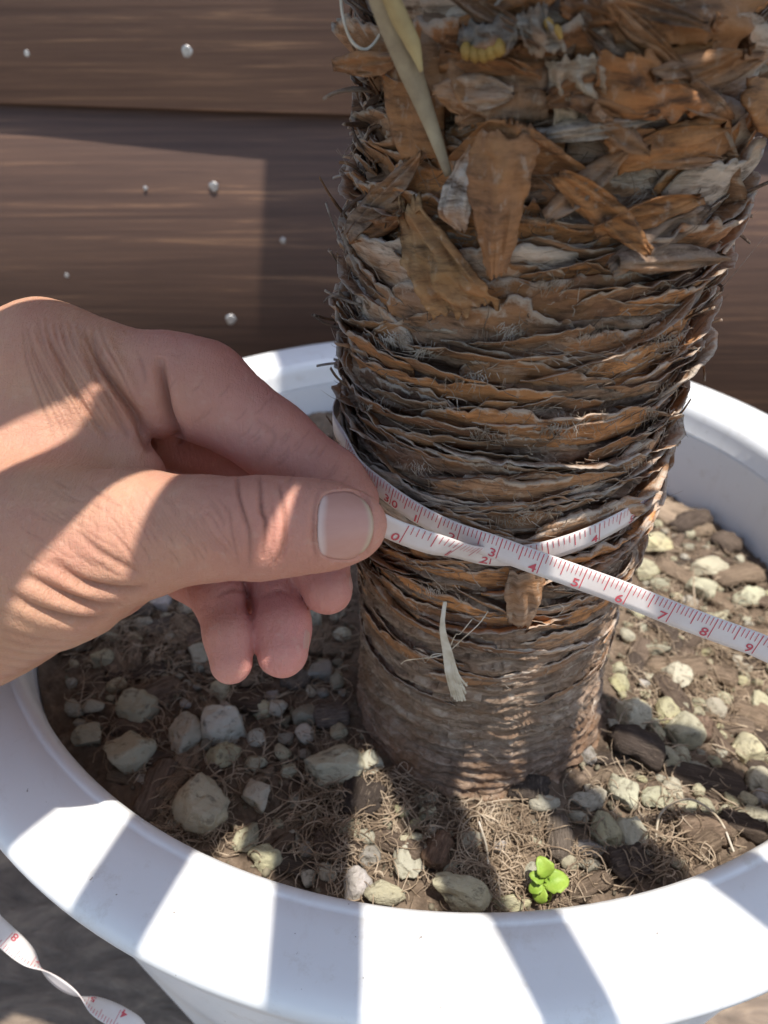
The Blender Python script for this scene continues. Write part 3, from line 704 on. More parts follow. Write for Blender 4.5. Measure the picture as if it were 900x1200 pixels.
mid = [(305, 834, 28, 26, 'y'), (303, 894, 26, 22, 'c'), (259, 811, 26, 28, 'n'), (138, 804, 26, 18, 'y'), (89, 830, 26, 22, 'n'), (96, 847, 16, 12, 'g'), (127, 748, 30, 13, 'w'), (160, 749, 18, 17, 'y'), (410, 974, 24, 23, 'c'), (429, 982, 21, 21, 'c'), (457, 981, 15, 14, 'd'), (339, 903, 20, 18, 'c'), (331, 881, 21, 22, 'c'), (359, 839, 30, 28, 'd'), (328, 829, 22, 24, 'w'), (502, 952, 23, 19, 'y'), (483, 983, 30, 20, 'y'), (553, 985, 30, 24, 'c'), (527, 1020, 17, 24, 'n'), (593, 981, 10, 9, 'c'), (610, 982, 11, 10, 'c'), (628, 967, 12, 14, 'd'), (637, 940, 36, 26, 'n'), (698, 931, 26, 32, 'c'), (803, 943, 23, 23, 'n'), (825, 947, 21, 25, 'n'), (849, 953, 18, 18, 'c'), (692, 993, 40, 22, 'd'), (689, 1015, 28, 15, 'd'), (836, 894, 17, 15, 'n'), (818, 898, 23, 15, 'n'), (779, 889, 30, 34, 'c'), (796, 886, 23, 25, 'c'), (764, 845, 15, 19, 'c'), (836, 831, 27, 27, 'c'), (728, 993, 17, 13, 'c'), (676, 959, 25, 17, 'n'), (849, 817, 21, 19, 'y'), (868, 799, 19, 15, 'y'), (724, 801, 23, 27, 'y'), (764, 764, 44, 16, 'd'), (470, 950, 18, 16, 'y'), (455, 965, 16, 15, 'n'), (487, 965, 15, 14, 'y'), (498, 1000, 18, 18, 'c'), (418, 960, 12, 20, 'c'), (345, 935, 14, 22, 'd'), (377, 790, 34, 34, 'd'), (395, 800, 18, 24, 'd')]
def where(p):
    if p[0] < AX[0]-3.6: return 'left of the trunk'
    if p[0] > AX[0]+3.6: return 'right of the trunk'
    return 'in front of the trunk' if p[1] < AX[1] else 'behind the trunk'
for u, v, w, h, c in mid:
    p = soil_at(u, v); wh = where(p)
    pending.append((pebble(u, v, w, h, c, 'x', f'medium {LOOK[c]} pebbles {wh}', False), p, f'medium {LOOK[c]} pebble'))
# bark chips
def chipmesh(seed, flat):
    n, m = 18, 12
    a = np.arange(m)*2*math.pi/m; x = np.linspace(-1, 1, n)
    Xg, Ag = np.meshgrid(x, a, indexing='ij')
    def se(t, e=.75): return np.sign(t)*np.abs(t)**e
    endp = np.clip(1-np.abs(Xg)**7, 0.0, 1)**.4
    P = np.stack([Xg*2, np.cos(Ag)*1.2, np.sin(Ag)*1.2+seed*7], -1)
    rad = endp*(1+.50*fbm(P*np.array([.9, 2.2, 2.2]), seed, 3)+.30*fbm(P*np.array([.8, 5, 5]), seed+5, 3))
    V = np.stack([Xg*(1+.22*fbm(P*np.array([0, 2.5, 2.5]), seed+9, 2)), se(np.cos(Ag))*rad, se(np.sin(Ag))*rad*flat+.12*np.sin(x*2+seed)[:, None]], -1)
    f = gridf(n, m); i = np.arange(n-1); wrapf = np.stack([i*m+m-1, (i+1)*m+m-1, (i+1)*m, i*m], -1)
    return mesh('bark_chip', V.reshape(-1, 3), np.concatenate([f, wrapf]), M_BARK)
CHIPS = [chipmesh(i+1, random.uniform(.45, .8)) for i in range(9)]
BC = [(.24, .175, .13), (.32, .235, .165), (.17, .125, .095), (.38, .285, .20), (.13, .098, .078)]
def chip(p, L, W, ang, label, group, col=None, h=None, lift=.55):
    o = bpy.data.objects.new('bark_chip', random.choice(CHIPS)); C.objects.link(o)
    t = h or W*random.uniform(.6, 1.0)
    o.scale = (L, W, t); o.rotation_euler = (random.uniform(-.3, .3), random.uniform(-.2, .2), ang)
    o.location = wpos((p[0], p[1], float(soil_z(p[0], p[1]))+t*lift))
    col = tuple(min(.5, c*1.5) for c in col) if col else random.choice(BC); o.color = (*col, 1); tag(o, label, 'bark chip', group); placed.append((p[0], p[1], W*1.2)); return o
bigchips = [(223, 886, 50, 26, 78, 'pale bark chip leaning on the blocky grey pebble', (.27, .20, .14)), (195, 735, 54, 20, 25, 'long grey bark chip under the heel of the hand', (.15, .125, .105)),
 (160, 718, 44, 20, 8, 'grey bark chip beside the white pebble under the wrist', (.14, .115, .095)), (230, 755, 60, 16, 20, 'narrow dark bark chip behind the little finger', None),
 (290, 815, 44, 16, 0, 'thin brown bark chip below the curled fingertips', None), (389, 842, 44, 30, 8, 'layered bark chip beside the trunk left of its foot', (.15, .12, .10)),
 (348, 800, 30, 30, 60, 'greyish bark chip beneath the ring finger', (.14, .12, .10)), (160, 790, 70, 20, 12, 'long dark bark chip behind the smooth grey pebble', None),
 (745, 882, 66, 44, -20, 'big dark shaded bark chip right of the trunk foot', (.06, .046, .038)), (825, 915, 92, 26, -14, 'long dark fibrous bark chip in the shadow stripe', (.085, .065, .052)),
 (822, 978, 62, 40, 10, 'brown bark chip under the curved straw', (.19, .135, .095)), (735, 1015, 52, 36, 22, 'dark ridged bark chip below the greenish stones', (.085, .066, .055)),
 (655, 985, 60, 26, 82, 'upright bark chip between seedling and greenish stones', (.15, .12, .095)), (513, 1000, 46, 28, 65, 'reddish brown bark chip behind the large cream stone', (.19, .12, .08)),
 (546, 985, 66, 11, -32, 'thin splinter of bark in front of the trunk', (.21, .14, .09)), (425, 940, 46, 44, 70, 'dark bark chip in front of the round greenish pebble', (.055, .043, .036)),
 (690, 1040, 56, 24, 20, 'brown bark chip against the rim beside the seedling', (.17, .125, .09)), (345, 1018, 62, 22, -12, 'dark bark chip half hidden by the front rim', (.09, .07, .055)),
 (862, 856, 40, 30, -30, 'brown bark chip near the pitted yellow stone', (.20, .15, .11)), (815, 860, 26, 34, 80, 'reddish bark chip right of the long yellow stone', (.19, .13, .095)),
 (870, 755, 70, 30, -25, 'brown bark chip under the stretched tape by the pot wall', (.20, .145, .10)), (815, 745, 60, 26, -20, 'straw-coloured bark chip below the stretched tape', (.27, .20, .14)),
 (790, 610, 60, 34, -30, 'pale fibrous bark chip at the foot of the grey back wall', (.28, .21, .15)), (850, 640, 34, 24, -60, 'dark bark chip touching the grey back wall', (.12, .09, .07)),
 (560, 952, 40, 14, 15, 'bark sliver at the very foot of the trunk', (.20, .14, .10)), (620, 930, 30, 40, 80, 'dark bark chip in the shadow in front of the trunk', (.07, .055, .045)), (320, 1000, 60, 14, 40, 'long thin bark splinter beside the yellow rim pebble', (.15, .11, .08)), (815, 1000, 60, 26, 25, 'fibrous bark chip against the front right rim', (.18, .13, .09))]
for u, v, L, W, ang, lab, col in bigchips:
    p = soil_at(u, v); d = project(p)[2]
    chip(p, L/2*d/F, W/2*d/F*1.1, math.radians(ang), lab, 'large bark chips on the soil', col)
def free(p, r, k=.72):
    return all((p[0]-q[0])**2+(p[1]-q[1])**2 > ((r+q[2])*k)**2 for q in placed)
def rand_soil():
    while True:
        p = PC+rng.uniform(-15.4, 15.4, 2)
        if np.hypot(*(p-PC)) < 15.2 and np.hypot(*(p-AX)) > 4.4:
            u, v, d = project(np.array([p[0], p[1], -21.3]))
            if not (-40 < u < 940 and 560 < v < 1110): continue
            if (v < 905 and 405 < u < 705+(900-v)*.17) or (u < 415 and v < 690) or (u < 200 and v < 835-u*.75): continue
            q = onz(u, v, RIM)
            if math.hypot(q[0]-PC[0], q[1]-PC[1]) > RI-.1: continue
            return p
cnt = 0
for i in range(5000):
    if cnt >= 85: break
    p = rand_soil(); L = random.uniform(.45, 1.2); W = L*random.uniform(.28, .6)
    if free(p, L*.5, .5):
        wh = where(p); pending.append((chip(p, L, W, random.uniform(0, 3.14), 'x', f'small bark chips {wh}'), p, 'small brown bark chip' if L < .85 else 'longish brown bark chip')); cnt += 1
cnt = 0
for i in range(9000):
    if cnt >= 190: break
    p = rand_soil(); r = .16+abs(random.gauss(0, .18))
    if free(p, r, .8):
        right = p[0] > AX[0]+1
        c = random.choice('yyncnywcy' if right else 'gcwgncdgc'); wh = where(p)
        pending.append((pebble(0, 0, 0, 0, c, 'x', f'small {LOOK[c]} pebbles {wh}', False, (p[0], p[1], 0), (r, r*random.uniform(.75, 1.1))), p, f'small {LOOK[c]} pebble')); cnt += 1
# say of each small stone or chip which named stone it lies closest to
SHORT = ['large smooth grey pebble', 'large pitted grey pebble', 'flattish grey pebble', 'blocky grey pebble', 'cracked whitish pebble', 'cream pebble below the cracked one', 'largest yellowish wedge-shaped stone', 'upright cream pebble', 'broad yellow pebble', 'round greenish pebble at the trunk', 'thin greenish pebble', 'yellow pebble behind the rim', 'angular pale stone at the rim', 'wide yellow stone at the rim', 'tall grey stone', 'large cream stone at the rim', 'low yellow stone by the seedling', 'egg-shaped white pebble', 'long greenish stone', 'ribbed greenish stone', 'angular greenish stone', 'pale lumpy pebble', 'long light stone at the rim', 'upright grey stone at the trunk', 'pitted yellow stone', 'long yellow stone', 'bright yellow stone beside the trunk', 'knobbly yellow stone', 'blocky yellow stone behind the trunk', 'bright yellow lump', 'round yellow mossy stone', 'smooth grey pebble above the tape', 'rounded pebble at the back wall', 'white angular pebble under the tape', 'cream stone above the right rim', 'rough cream stone by the pot wall', 'white pebble under the wrist', 'cream stone behind the little finger', 'ridged greenish pebble']
byk = {}
for o, p, what in pending:
    d = [math.hypot(p[0]-a_[0], p[1]-a_[1]) for a_ in ANCH]; k_ = int(np.argmin(d)); byk.setdefault((what, k_), []).append((d[k_], o))
for (what, k_), lst in byk.items():
    for r_, (_, o) in enumerate(sorted(lst, key=lambda q: q[0])):
        rank = ('nearest to,second nearest to,third nearest to,'+','.join(w_+' nearest to' for w_ in 'fourth fifth sixth seventh eighth ninth tenth eleventh twelfth thirteenth fourteenth fifteenth sixteenth seventeenth eighteenth nineteenth twentieth'.split())).split(',')[min(r_, 19)]
        o['label'] = f'{what} {rank} the {SHORT[k_]}'
# grit too small to count
V0, F0 = ico(1, 50, 4); n = 4500; Vs, Fs = [], []
for i in range(n):
    p = PC+rng.uniform(-15.4, 15.4, 2)
    if np.hypot(*(p-PC)) > 15.4 or np.hypot(*(p-AX)) < 4.1: continue
    r = .03+abs(rng.normal(0, .06)); A = np.array(Matrix.Rotation(rng.uniform(0, 6), 3, Vector(rng.normal(size=3))))
    Vs.append((V0*np.array([1, .8, .7])*r)@A.T+[p[0], p[1], float(soil_z(p[0], p[1]))+r*.5]); Fs.append(F0+len(V0)*(len(Vs)-1))
tag(put('grit', np.concatenate(Vs), np.concatenate(Fs), mat_flat('grit', (.26, .23, .16), .9, .2, (.10, .08, .06), 60)), 'fine grit scattered over the potting soil', 'grit', kind='stuff')
# root fibres lying over the soil, denser in the mats the photograph shows
mats = [soil_at(*q) for q in ((595, 1010), (620, 1030), (560, 1020), (400, 1000), (395, 960), (405, 930), (205, 985), (225, 960), (800, 1000), (760, 1010), (790, 720), (850, 760), (820, 800), (500, 930), (200, 770), (250, 740), (560, 970), (350, 760), (150, 740))]
n = 4200; k = 7
cen = np.empty((n, 2)); 
for i in range(n):
    if i < 2400:
        m_ = mats[i % len(mats)]; cen[i] = m_[:2]+rng.normal(0, .85, 2)
    else: cen[i] = rand_soil()
ang = rng.uniform(0, 6.28, n); ln = rng.gamma(2.2, .38, n)+.2; s = np.linspace(-.5, .5, k)[None]
cv = rng.normal(0, 1.1, (n, 1)); aa = ang[:, None]+cv*s*2
dx = np.cumsum(np.cos(aa), 1)/k*ln[:, None]; dy = np.cumsum(np.sin(aa), 1)/k*ln[:, None]
Xf = cen[:, :1]+dx-dx.mean(1, keepdims=True); Yf = cen[:, 1:]+dy-dy.mean(1, keepdims=True)
keep = (np.hypot(Xf-PC[0], Yf-PC[1]).max(1) < 15.6) & (np.hypot(Xf-AX[0], Yf-AX[1]).min(1) > 3.9)
Xf, Yf = Xf[keep], Yf[keep]; n = len(Xf)
Zf = soil_z(Xf, Yf)+.05+rng.uniform(0, .32, (n, 1))+rng.uniform(-.05, .28, (n, 1))*(1-4*s**2)
V, f = tubes(np.stack([Xf, Yf, Zf], -1), np.broadcast_to(rng.uniform(.008, .024, (n, 1)), Xf.shape), 3)
tag(put('root_fibre', V, f, M_ROOT), 'fine dry root fibres matted over the potting soil', 'fibre', kind='stuff')
def straw(pts, rad, label, mat=M_ROOT):
    Cn = []
    for u, v, h in pts: p = soil_at(u, v).copy(); p[2] += h; Cn.append(p)
    Cn = spline(Cn, 40); V, f = tubes(Cn[None], np.full((1, 40), rad), 6); tag(put('straw', V, f, mat), label, 'straw', 'loose straws on the soil')
straw([(766, 992, .2), (770, 968, .7), (800, 958, .9), (835, 975, .7), (858, 1003, .2)], .035, 'pale straw arching over the brown bark chip', M_PALE)
straw([(560, 975, .5), (568, 1005, .6), (572, 1030, .3)], .03, 'short pale straw standing in the fibre mat', M_PALE)
straw([(750, 857, .4), (800, 852, .5), (850, 858, .5), (900, 868, .4)], .028, 'long thin straw lying across the sunlit soil')
straw([(818, 768, .3), (808, 730, 1.0), (805, 690, 1.3)], .03, 'upright dry straw below the stretched tape')
# seedling
sp0 = soil_at(641, 1060)
sprout = empty('seedling', sp0); tag(sprout, 'tiny bright green seedling with rounded leaves by the front rim', 'seedling')
top = sp0+np.array([.02, .05, .75])
V, f = tubes(spline([sp0-[0, 0, .25], sp0+[.05, 0, .35], top], 10)[None], np.full((1, 10), .035), 6); put('stem', V, f, M_SPROUT, sprout)
def leaf(u, v, s, ang):
    d = project(top)[2]; c = pix(u, v, d-.15); n = 9
    a = np.linspace(0, 1, n); L = s/F*d
    ax = (pix(u+10*math.cos(ang), v-10*math.sin(ang), d)-pix(u, v, d)); ax /= np.linalg.norm(ax)
    nrm = -(c/np.linalg.norm(c))*.75+np.array([0, 0, .65]); nrm -= ax*(nrm@ax); nrm /= np.linalg.norm(nrm); sd_ = np.cross(ax, nrm)
    q = np.linspace(-1, 1, 7); w = L*.44*np.sin(np.pi*np.clip(a, .02, .98)**.9)**.55*(1+.09*np.sin(a*30))
    G = c+ax*((a-.5)*L)[None, :, None]+sd_*(q[:, None]*w[None])[..., None]+nrm*(.18*L*np.abs(q)[:, None]*np.sin(np.pi*a)[None]-.12*L*(a[None]-.4)**2*4)[..., None]
    V, f = shell(G, np.broadcast_to(nrm, G.shape), .02); put('leaf', V, f, M_SPROUT, sprout)
    stem_e = c-ax*L*.5; V, f = tubes(spline([top, (top+stem_e)/2+[0, 0, .03], stem_e], 8)[None], np.full((1, 8), .02), 5); put('leaf_stalk', V, f, M_SPROUT, sprout)
for q in ((638, 1017, 25, 2.0), (652, 1033, 30, .3), (630, 1028, 18, 2.7), (628, 1040, 18, 3.5), (633, 1050, 20, 4.4)): leaf(*q)

# ------------------------------------------------------------------ tape measure
TW = .57
def tp(u, v, d): return pix(u, v, d)
Apts = [(425, 606, 15.9), (441, 612, 16.05), (470, 625, 16.25), (519, 641, 16.5)]
A1 = [tp(*q) for q in Apts]+[surf(u, v, o_) for (u, v), o_ in zip(TA, (.5, .5, .48, .42, .30))]
B1 = [surf(u, v, .52) for u, v in TB]
dB = float(project(B1[-1])[2])-.05
B2 = [tp(578, 641, dB-.15), tp(627, 659, dB-.3), tp(678, 677, dB-.4), tp(728, 695, dB-.45), tp(780, 716, dB-.5), tp(830, 735, dB-.5), tp(880, 753, dB-.5), tp(940, 775, dB-.5)]
def ang_z(p): return math.atan2(p[1]-AX[1], p[0]-AX[0]), p[2]
tA, zA = ang_z(A1[-1]); tB, zB = ang_z(B1[0])
if tB < tA: tB += 2*math.pi
back = []
def obk(s): return .14+.38*float(sstep(.75, .95, s))
for s in np.linspace(0, 1, 16)[1:-1]:
    t = tA+(tB-tA)*s; z_ = zA+(zB-zA)*float(sstep(.3, 1, s))-1.1*math.sin(s*math.pi)*(1-s)**2; back.append(np.array([AX[0]+(RT(z_)+obk(s))*math.cos(t), AX[1]+(RT(z_)+obk(s))*math.sin(t), z_]))
free_pts = [np.array(q) for q in ((11.5, 12.3, -12.9), (16.5, 11.0, -15.0), (21.0, 7.5, -17.5), (23, 3.0, -22), (21, 1.0, -26), (15, 2.6, -28), (8, 5.2, -28.5), (1, 7.3, -28))]
tail = [tp(205, 1240, 22.9), tp(152, 1200, 22.8), (tp(112, 1178, 22.7)), tp(70, 1152, 22.6), tp(32, 1120, 22.5), tp(-6, 1086, 22.5), tp(-60, 1035, 23.0)]
end = [np.array(q) for q in ((-16, 10, -25), (-20, 12, -34), (-24, 12, -42.5), (-30, 10, GZ+.7), (-40, 4, GZ+.6))]
ctrl = A1+back+B1+B2+free_pts+tail+end
nT = 900
Cn = spline(ctrl, nT); tpar = np.linspace(0, len(ctrl)-1, nT)
Tn = np.gradient(Cn, axis=0); Tn /= np.linalg.norm(Tn, axis=1, keepdims=True)
# control normals: radial on the trunk, to the viewer on the free lengths, turning over in the twist
iB = len(A1)+len(back); iF = iB+len(B1)+len(B2); iT = iF+len(free_pts)
Nc = []
for i, p in enumerate(ctrl):
    rad = np.array([p[0]-AX[0], p[1]-AX[1], 0]); rad /= np.linalg.norm(rad)
    if i < len(Apts): n_ = .5*rad+.5*np.array([-.1, -1, .15])
    elif i < iB+len(B1): n_ = rad
    elif i < iF: n_ = np.array([-.12, -1, .22])
    elif i < iT: n_ = np.array([.2, -.8, .6])
    elif i < iT+len(tail):
        view = -p/np.linalg.norm(p); w = {0: 1, 1: 1, 2: .55, 3: -.15, 4: .6, 5: 1, 6: 1}[i-iT]
        side = np.array([.55, .75, -.2]) ; n_ = w*view+(1-w)*side
    else: n_ = np.array([0, -.5, 1.])
    Nc.append(n_)
Nn = spline(Nc, nT); Nn -= Tn*(Nn*Tn).sum(1, keepdims=True); Nn /= np.linalg.norm(Nn, axis=1, keepdims=True)
Bn = np.cross(Nn, Tn); Bn *= np.sign(Bn[:, 2:3].mean()) if False else 1
# width direction must point up on the readable side
flip = -1.0 if Bn[int(nT*.02), 2] < 0 else 1.0
Bn = Bn*flip
arc = np.concatenate([[0], np.cumsum(np.linalg.norm(np.diff(Cn, axis=0), axis=1))])
w5 = np.linspace(-.5, .5, 5)
G = Cn[None]+Bn[None]*(w5*TW)[:, None, None]+Nn[None]*(.012*np.cos(w5*math.pi))[:, None, None]
tape = empty('measuring_tape', A1[0]); tag(tape, 'narrow white measuring tape with red centimetre scale wrapped round the palm trunk', 'measuring tape')
V, f = shell(G, np.broadcast_to(Nn[None], G.shape), .028)
put('band', V, f, M_TAPE, tape)
def tape_pt(s, w, up=.012):
    i = np.clip(np.searchsorted(arc, s)-1, 0, nT-2); t = (s-arc[i])/(arc[i+1]-arc[i])
    t = np.asarray(t)[..., None]
    c = Cn[i]*(1-t)+Cn[i+1]*t; b = Bn[i]*(1-t)+Bn[i+1]*t; n_ = Nn[i]*(1-t)+Nn[i+1]*t
    w = np.asarray(w)[..., None]
    return c+b*w*TW+n_*(.012*np.cos(np.clip(w, -.5, .5)*math.pi)+up)
def s_near(u, v, lo, hi):
    uu, vv, _ = project(Cn); d = (uu-u)**2+(vv-v)**2; d[:lo] = 1e9; d[hi:] = 1e9
    return arc[int(d.argmin())]
idx = lambda c: int(c/(len(ctrl)-1)*nT)
marksA = [(0, 473, 626), (1, 525, 643), (2, 575, 651)]
sA = [s_near(u, v, 0, idx(8)) for _, u, v in marksA]
marksB = [(30, 456, 586), (31, 489, 608), (32, 536, 629), (33, 583, 645), (34, 634, 661), (35, 684, 679), (36, 734, 697), (37, 786, 718), (38, 835, 737), (39, 886, 755)]
sB = [s_near(u, v, iB and idx(iB-1), idx(iF)) for _, u, v in marksB]
sa = np.polyfit([m_[0] for m_ in marksA], sA, 1); 
cmA = {c: sA[0]+(sA[2]-sA[0])/2*c for c in range(-1, 8)}
stepB = (sB[-1]-sB[2])/7
cmB = {m_[0]: s_ for m_, s_ in zip(marksB, sB)}
cmB[29] = cmB[30]-.95; cmB[28] = cmB[29]-.95; cmB[40] = cmB[39]+stepB; cmB[41] = cmB[40]+stepB
tv, tf = [], []
def tick(s, l, wd=.020):
    b = len(tv)*4
    pts = tape_pt(np.array([s-wd/2, s+wd/2, s+wd/2, s-wd/2]), np.array([.47, .47, .47-l, .47-l])); tv.append(pts); tf.append([b, b+1, b+2, b+3])
glyph = {}
def glyph_mesh(ch):
    if ch in glyph: return glyph[ch]
    cu = bpy.data.curves.new('glyph', 'FONT'); cu.body = ch; cu.size = 1; cu.resolution_u = 3; cu.offset = .012
    ob = bpy.data.objects.new('glyph', cu); C.objects.link(ob); bpy.context.view_layer.update()
    me = ob.evaluated_get(bpy.context.evaluated_depsgraph_get()).to_mesh()
    V = np.array([v.co[:2] for v in me.vertices]); fs = [tuple(p.vertices) for p in me.polygons]
    bpy.data.objects.remove(ob); bpy.data.curves.remove(cu)
    V[:, 0] -= V[:, 0].min(); glyph[ch] = (V, fs); return glyph[ch]
sgn = 1.0
def digit(ch, s_right=None, s_left=None, size=.37, wb=-.40):
    V, fs = glyph_mesh(ch); Wd = V[:, 0].max()*size
    s0 = s_left if s_left is not None else s_right-Wd
    P3 = tape_pt(s0+V[:, 0]*size, wb+V[:, 1]*size*.80/TW)
    put('numeral', P3, fs, M_PRINT, tape, smooth=False)
for cm, nxt in (list(zip(range(0, 7), range(1, 8)))):
    for j in range(10):
        if cm == 6 and j > 5: break
        s_ = cmA[cm]+(cmA[nxt]-cmA[cm])*j/10
        tick(s_, .88 if j == 0 else (.58 if j == 5 else .36), .024 if j in (0, 5) else .017)
for c in range(0, 6): digit(str(c), s_right=cmA[c]-.05)
for cm in range(28, 41):
    for j in range(10):
        s_ = cmB[cm]+(cmB[cm+1]-cmB[cm])*j/10
        tick(s_, .88 if j == 0 else (.58 if j == 5 else .36), .024 if j in (0, 5) else .017)
digit('3', s_right=cmB[30]-.05); digit('0', s_left=cmB[30]+.05)
digit('2', s_right=cmB[29]-.30); digit('9', s_right=cmB[29]-.04)
for c in range(31, 40): digit(str(c-30), s_right=cmB[c]-.05)
# print on the hanging tail
s0 = arc[idx(iT)]; s1 = arc[min(idx(iT+len(tail)), nT-1)]
for k_, s_ in enumerate(np.arange(s0, s1, .1)):
    tick(s_, .80 if k_ % 10 == 0 else (.42 if k_ % 5 == 0 else .26), .018)
    if k_ % 10 == 0: digit(str((k_//10+2) % 10), s_right=s_-.05)
tag(put('scale_ticks', np.concatenate(tv), np.array(tf), M_PRINT, tape, smooth=False), kind='stuff')

# ------------------------------------------------------------------ hand (one continuous surface from a distance field)
H_ = .066
lo = np.array([-24.0, 6.0, -19.5]); hi = np.array([0.9, 22.0, -2.0])
dims = np.ceil((hi-lo)/H_).astype(int)
gx_, gy_, gz_ = [lo[i]+np.arange(dims[i])*H_ for i in range(3)]
def capf(sub, a, b, ra, rb):
    x, y, z = sub; ba = b-a; L2 = ba@ba
    t = np.clip(((x-a[0])*ba[0]+(y-a[1])*ba[1]+(z-a[2])*ba[2])/L2, 0, 1)
    return np.sqrt((x-a[0]-t*ba[0])**2+(y-a[1]-t*ba[1])**2+(z-a[2]-t*ba[2])**2)-(ra+(rb-ra)*t)
def smin(a, b, k):
    h = np.maximum(k-np.abs(a-b), 0)/k; return np.minimum(a, b)-h*h*k*.25
def field(chain, k):
    """chain of (u,v,depth,radius) joints -> distance field (large where far away)"""
    Fd = np.full(dims, 3.0, np.float32)
    J = []
    for u_, v_, d_, r_ in chain:
        d2 = d_+.35+2.0*min(max((280-u_)/400, 0), 1.5)+3.2*min(max((70-u_)/280, 0), 1.5); J.append((pix(u_, v_, d2), r_*d2/d_))
    for (a, ra), (b, rb) in zip(J[:-1], J[1:]):
        m0 = np.maximum(np.floor((np.minimum(a-ra, b-rb)-1.3-lo)/H_).astype(int), 0)
        m1 = np.minimum(np.ceil((np.maximum(a+ra, b+rb)+1.3-lo)/H_).astype(int), dims)
        if (m1 <= m0).any(): continue
        sl = tuple(slice(i, j) for i, j in zip(m0, m1))
        sub = (gx_[sl[0]][:, None, None].astype(np.float32), gy_[sl[1]][None, :, None].astype(np.float32), gz_[sl[2]][None, None].astype(np.float32))
        Fd[sl] = smin(Fd[sl], capf(sub, a, b, ra, rb).astype(np.float32), k)
    return Fd
thumb = [(418, 616, 15.15, .58), (396, 616, 15.1, .78), (352, 617, 15.05, .88), (306, 619, 15.0, .96), (240, 620, 14.9, .98), (160, 626, 14.75, 1.22), (60, 650, 14.7, 1.75), (-60, 690, 15.2, 2.1), (-220, 730, 16.0, 2.2), (-420, 760, 17.5, 2.2)]
index = [(412, 586, 16.75, .62), (388, 566, 16.95, .74), (322, 517, 17.25, .86), (236, 458, 17.35, 1.10), (196, 448, 17.3, 1.08), (120, 440, 17.0, 1.12), (58, 440, 16.7, 1.52)]
middle = [(384, 690, 17.2, .58), (372, 655, 17.7, .70), (345, 600, 18.5, .80), (270, 520, 19.0, .92), (80, 480, 18.6, 1.15)]
ring = [(331, 764, 16.9, .57), (330, 735, 17.25, .64), (328, 690, 18.0, .66), (300, 610, 19.4, .85), (80, 530, 20.0, 1.1)]
little = [(271, 777, 16.6, .46), (268, 745, 16.85, .52), (256, 700, 17.4, .56), (222, 672, 18.6, .66), (215, 640, 19.6, .7), (70, 590, 21.0, .95)]
palms = [[(58, 440, 16.7, 1.52), (-60, 500, 16.4, 2.0), (-220, 600, 16.6, 2.5)], [(80, 480, 18.6, 1.2), (-60, 540, 18, 1.9), (-220, 620, 17.5, 2.3)],
         [(80, 530, 20.0, 1.1), (-60, 600, 19, 1.8), (-220, 660, 18, 2.3)], [(70, 590, 21.0, .95), (0, 680, 19.5, 1.5), (-90, 740, 18.6, 1.9), (-220, 760, 18, 2.2)],
         [(120, 470, 16.4, .85), (40, 520, 15.8, 1.25), (-80, 590, 15.8, 1.9)], [(150, 560, 16.4, .8), (60, 590, 15.9, 1.3)], [(185, 650, 17.4, .6), (120, 660, 17.6, 1.3), (0, 690, 17.6, 1.9)], [(296, 712, 18.2, .42), (304, 670, 18.4, .60), (250, 600, 19.3, .9), (120, 560, 19.0, 1.1)]]
D = None
for ch in palms:
    q = field(ch, .4); D = q if D is None else smin(D, q, .9)
xg = gx_[:, None, None]
def kx(x0, x1, ka, kb): return (ka+(kb-ka)*sstep(x1, x0, xg)).astype(np.float32)
D = smin(D, field(little, .22), kx(-6.4, -5.0, .03, .4)); D = smin(D, field(ring, .22), kx(-6.4, -5.0, .03, .4))
D = smin(D, field(middle, .22), kx(-6.4, -5.0, .03, .4)); D = smin(D, field(index, .30), kx(-5.4, -4.6, .07, .6))
D = smin(D, field(thumb, .35), kx(-6.3, -4.7, .06, .75))
def surface_nets(D):
    ins = D < 0; c = ins[:-1, :-1, :-1].astype(np.int8)
    cnt = np.zeros(np.array(D.shape)-1, np.int8)
    offs = [(a, b, c) for a in (0, 1) for b in (0, 1) for c in (0, 1)]
    sh = np.array(D.shape)-1
    for o in offs: cnt += ins[o[0]:o[0]+sh[0], o[1]:o[1]+sh[1], o[2]:o[2]+sh[2]]
    act = np.argwhere((cnt > 0) & (cnt < 8)); vid = -np.ones(sh, np.int32); vid[tuple(act.T)] = np.arange(len(act))
    acc = np.zeros((len(act), 3)); nn = np.zeros(len(act))
    for i in range(8):
        for ax in range(3):
            a = np.array(offs[i])
            if a[ax]: continue
            b = a.copy(); b[ax] = 1
            da = D[tuple((act+a).T)].astype(float); db = D[tuple((act+b).T)].astype(float); m = (da < 0) != (db < 0)
            t = np.where(m, da/(da-db+1e-12), 0); acc[m] += (a+(b-a)*t[:, None])[m]; nn += m
    V = lo+(act+acc/nn[:, None])*H_
    faces = []
    for ax in range(3):
        a = [slice(1, -1)]*3; a[ax] = slice(0, -1); b = [slice(1, -1)]*3; b[ax] = slice(1, None)
        A = ins[tuple(a)]; B = ins[tuple(b)]
        for cond, fl in ((A & ~B, False), (~A & B, True)):
            e = np.argwhere(cond); 
            if not len(e): continue
            e = e+np.array([0 if i == ax else 1 for i in range(3)])
            o1, o2 = (ax+1) % 3, (ax+2) % 3
            q = []
            for d1, d2 in ((1, 1), (0, 1), (0, 0), (1, 0)):
                w = e.copy(); w[:, o1] -= d1; w[:, o2] -= d2; q.append(vid[tuple(w.T)])
            q = np.stack(q, -1); faces.append(q if not fl else q[:, ::-1])
    return V, np.concatenate(faces)
HV, HF = surface_nets(D); del D
HF = HF[(HF >= 0).all(1)]
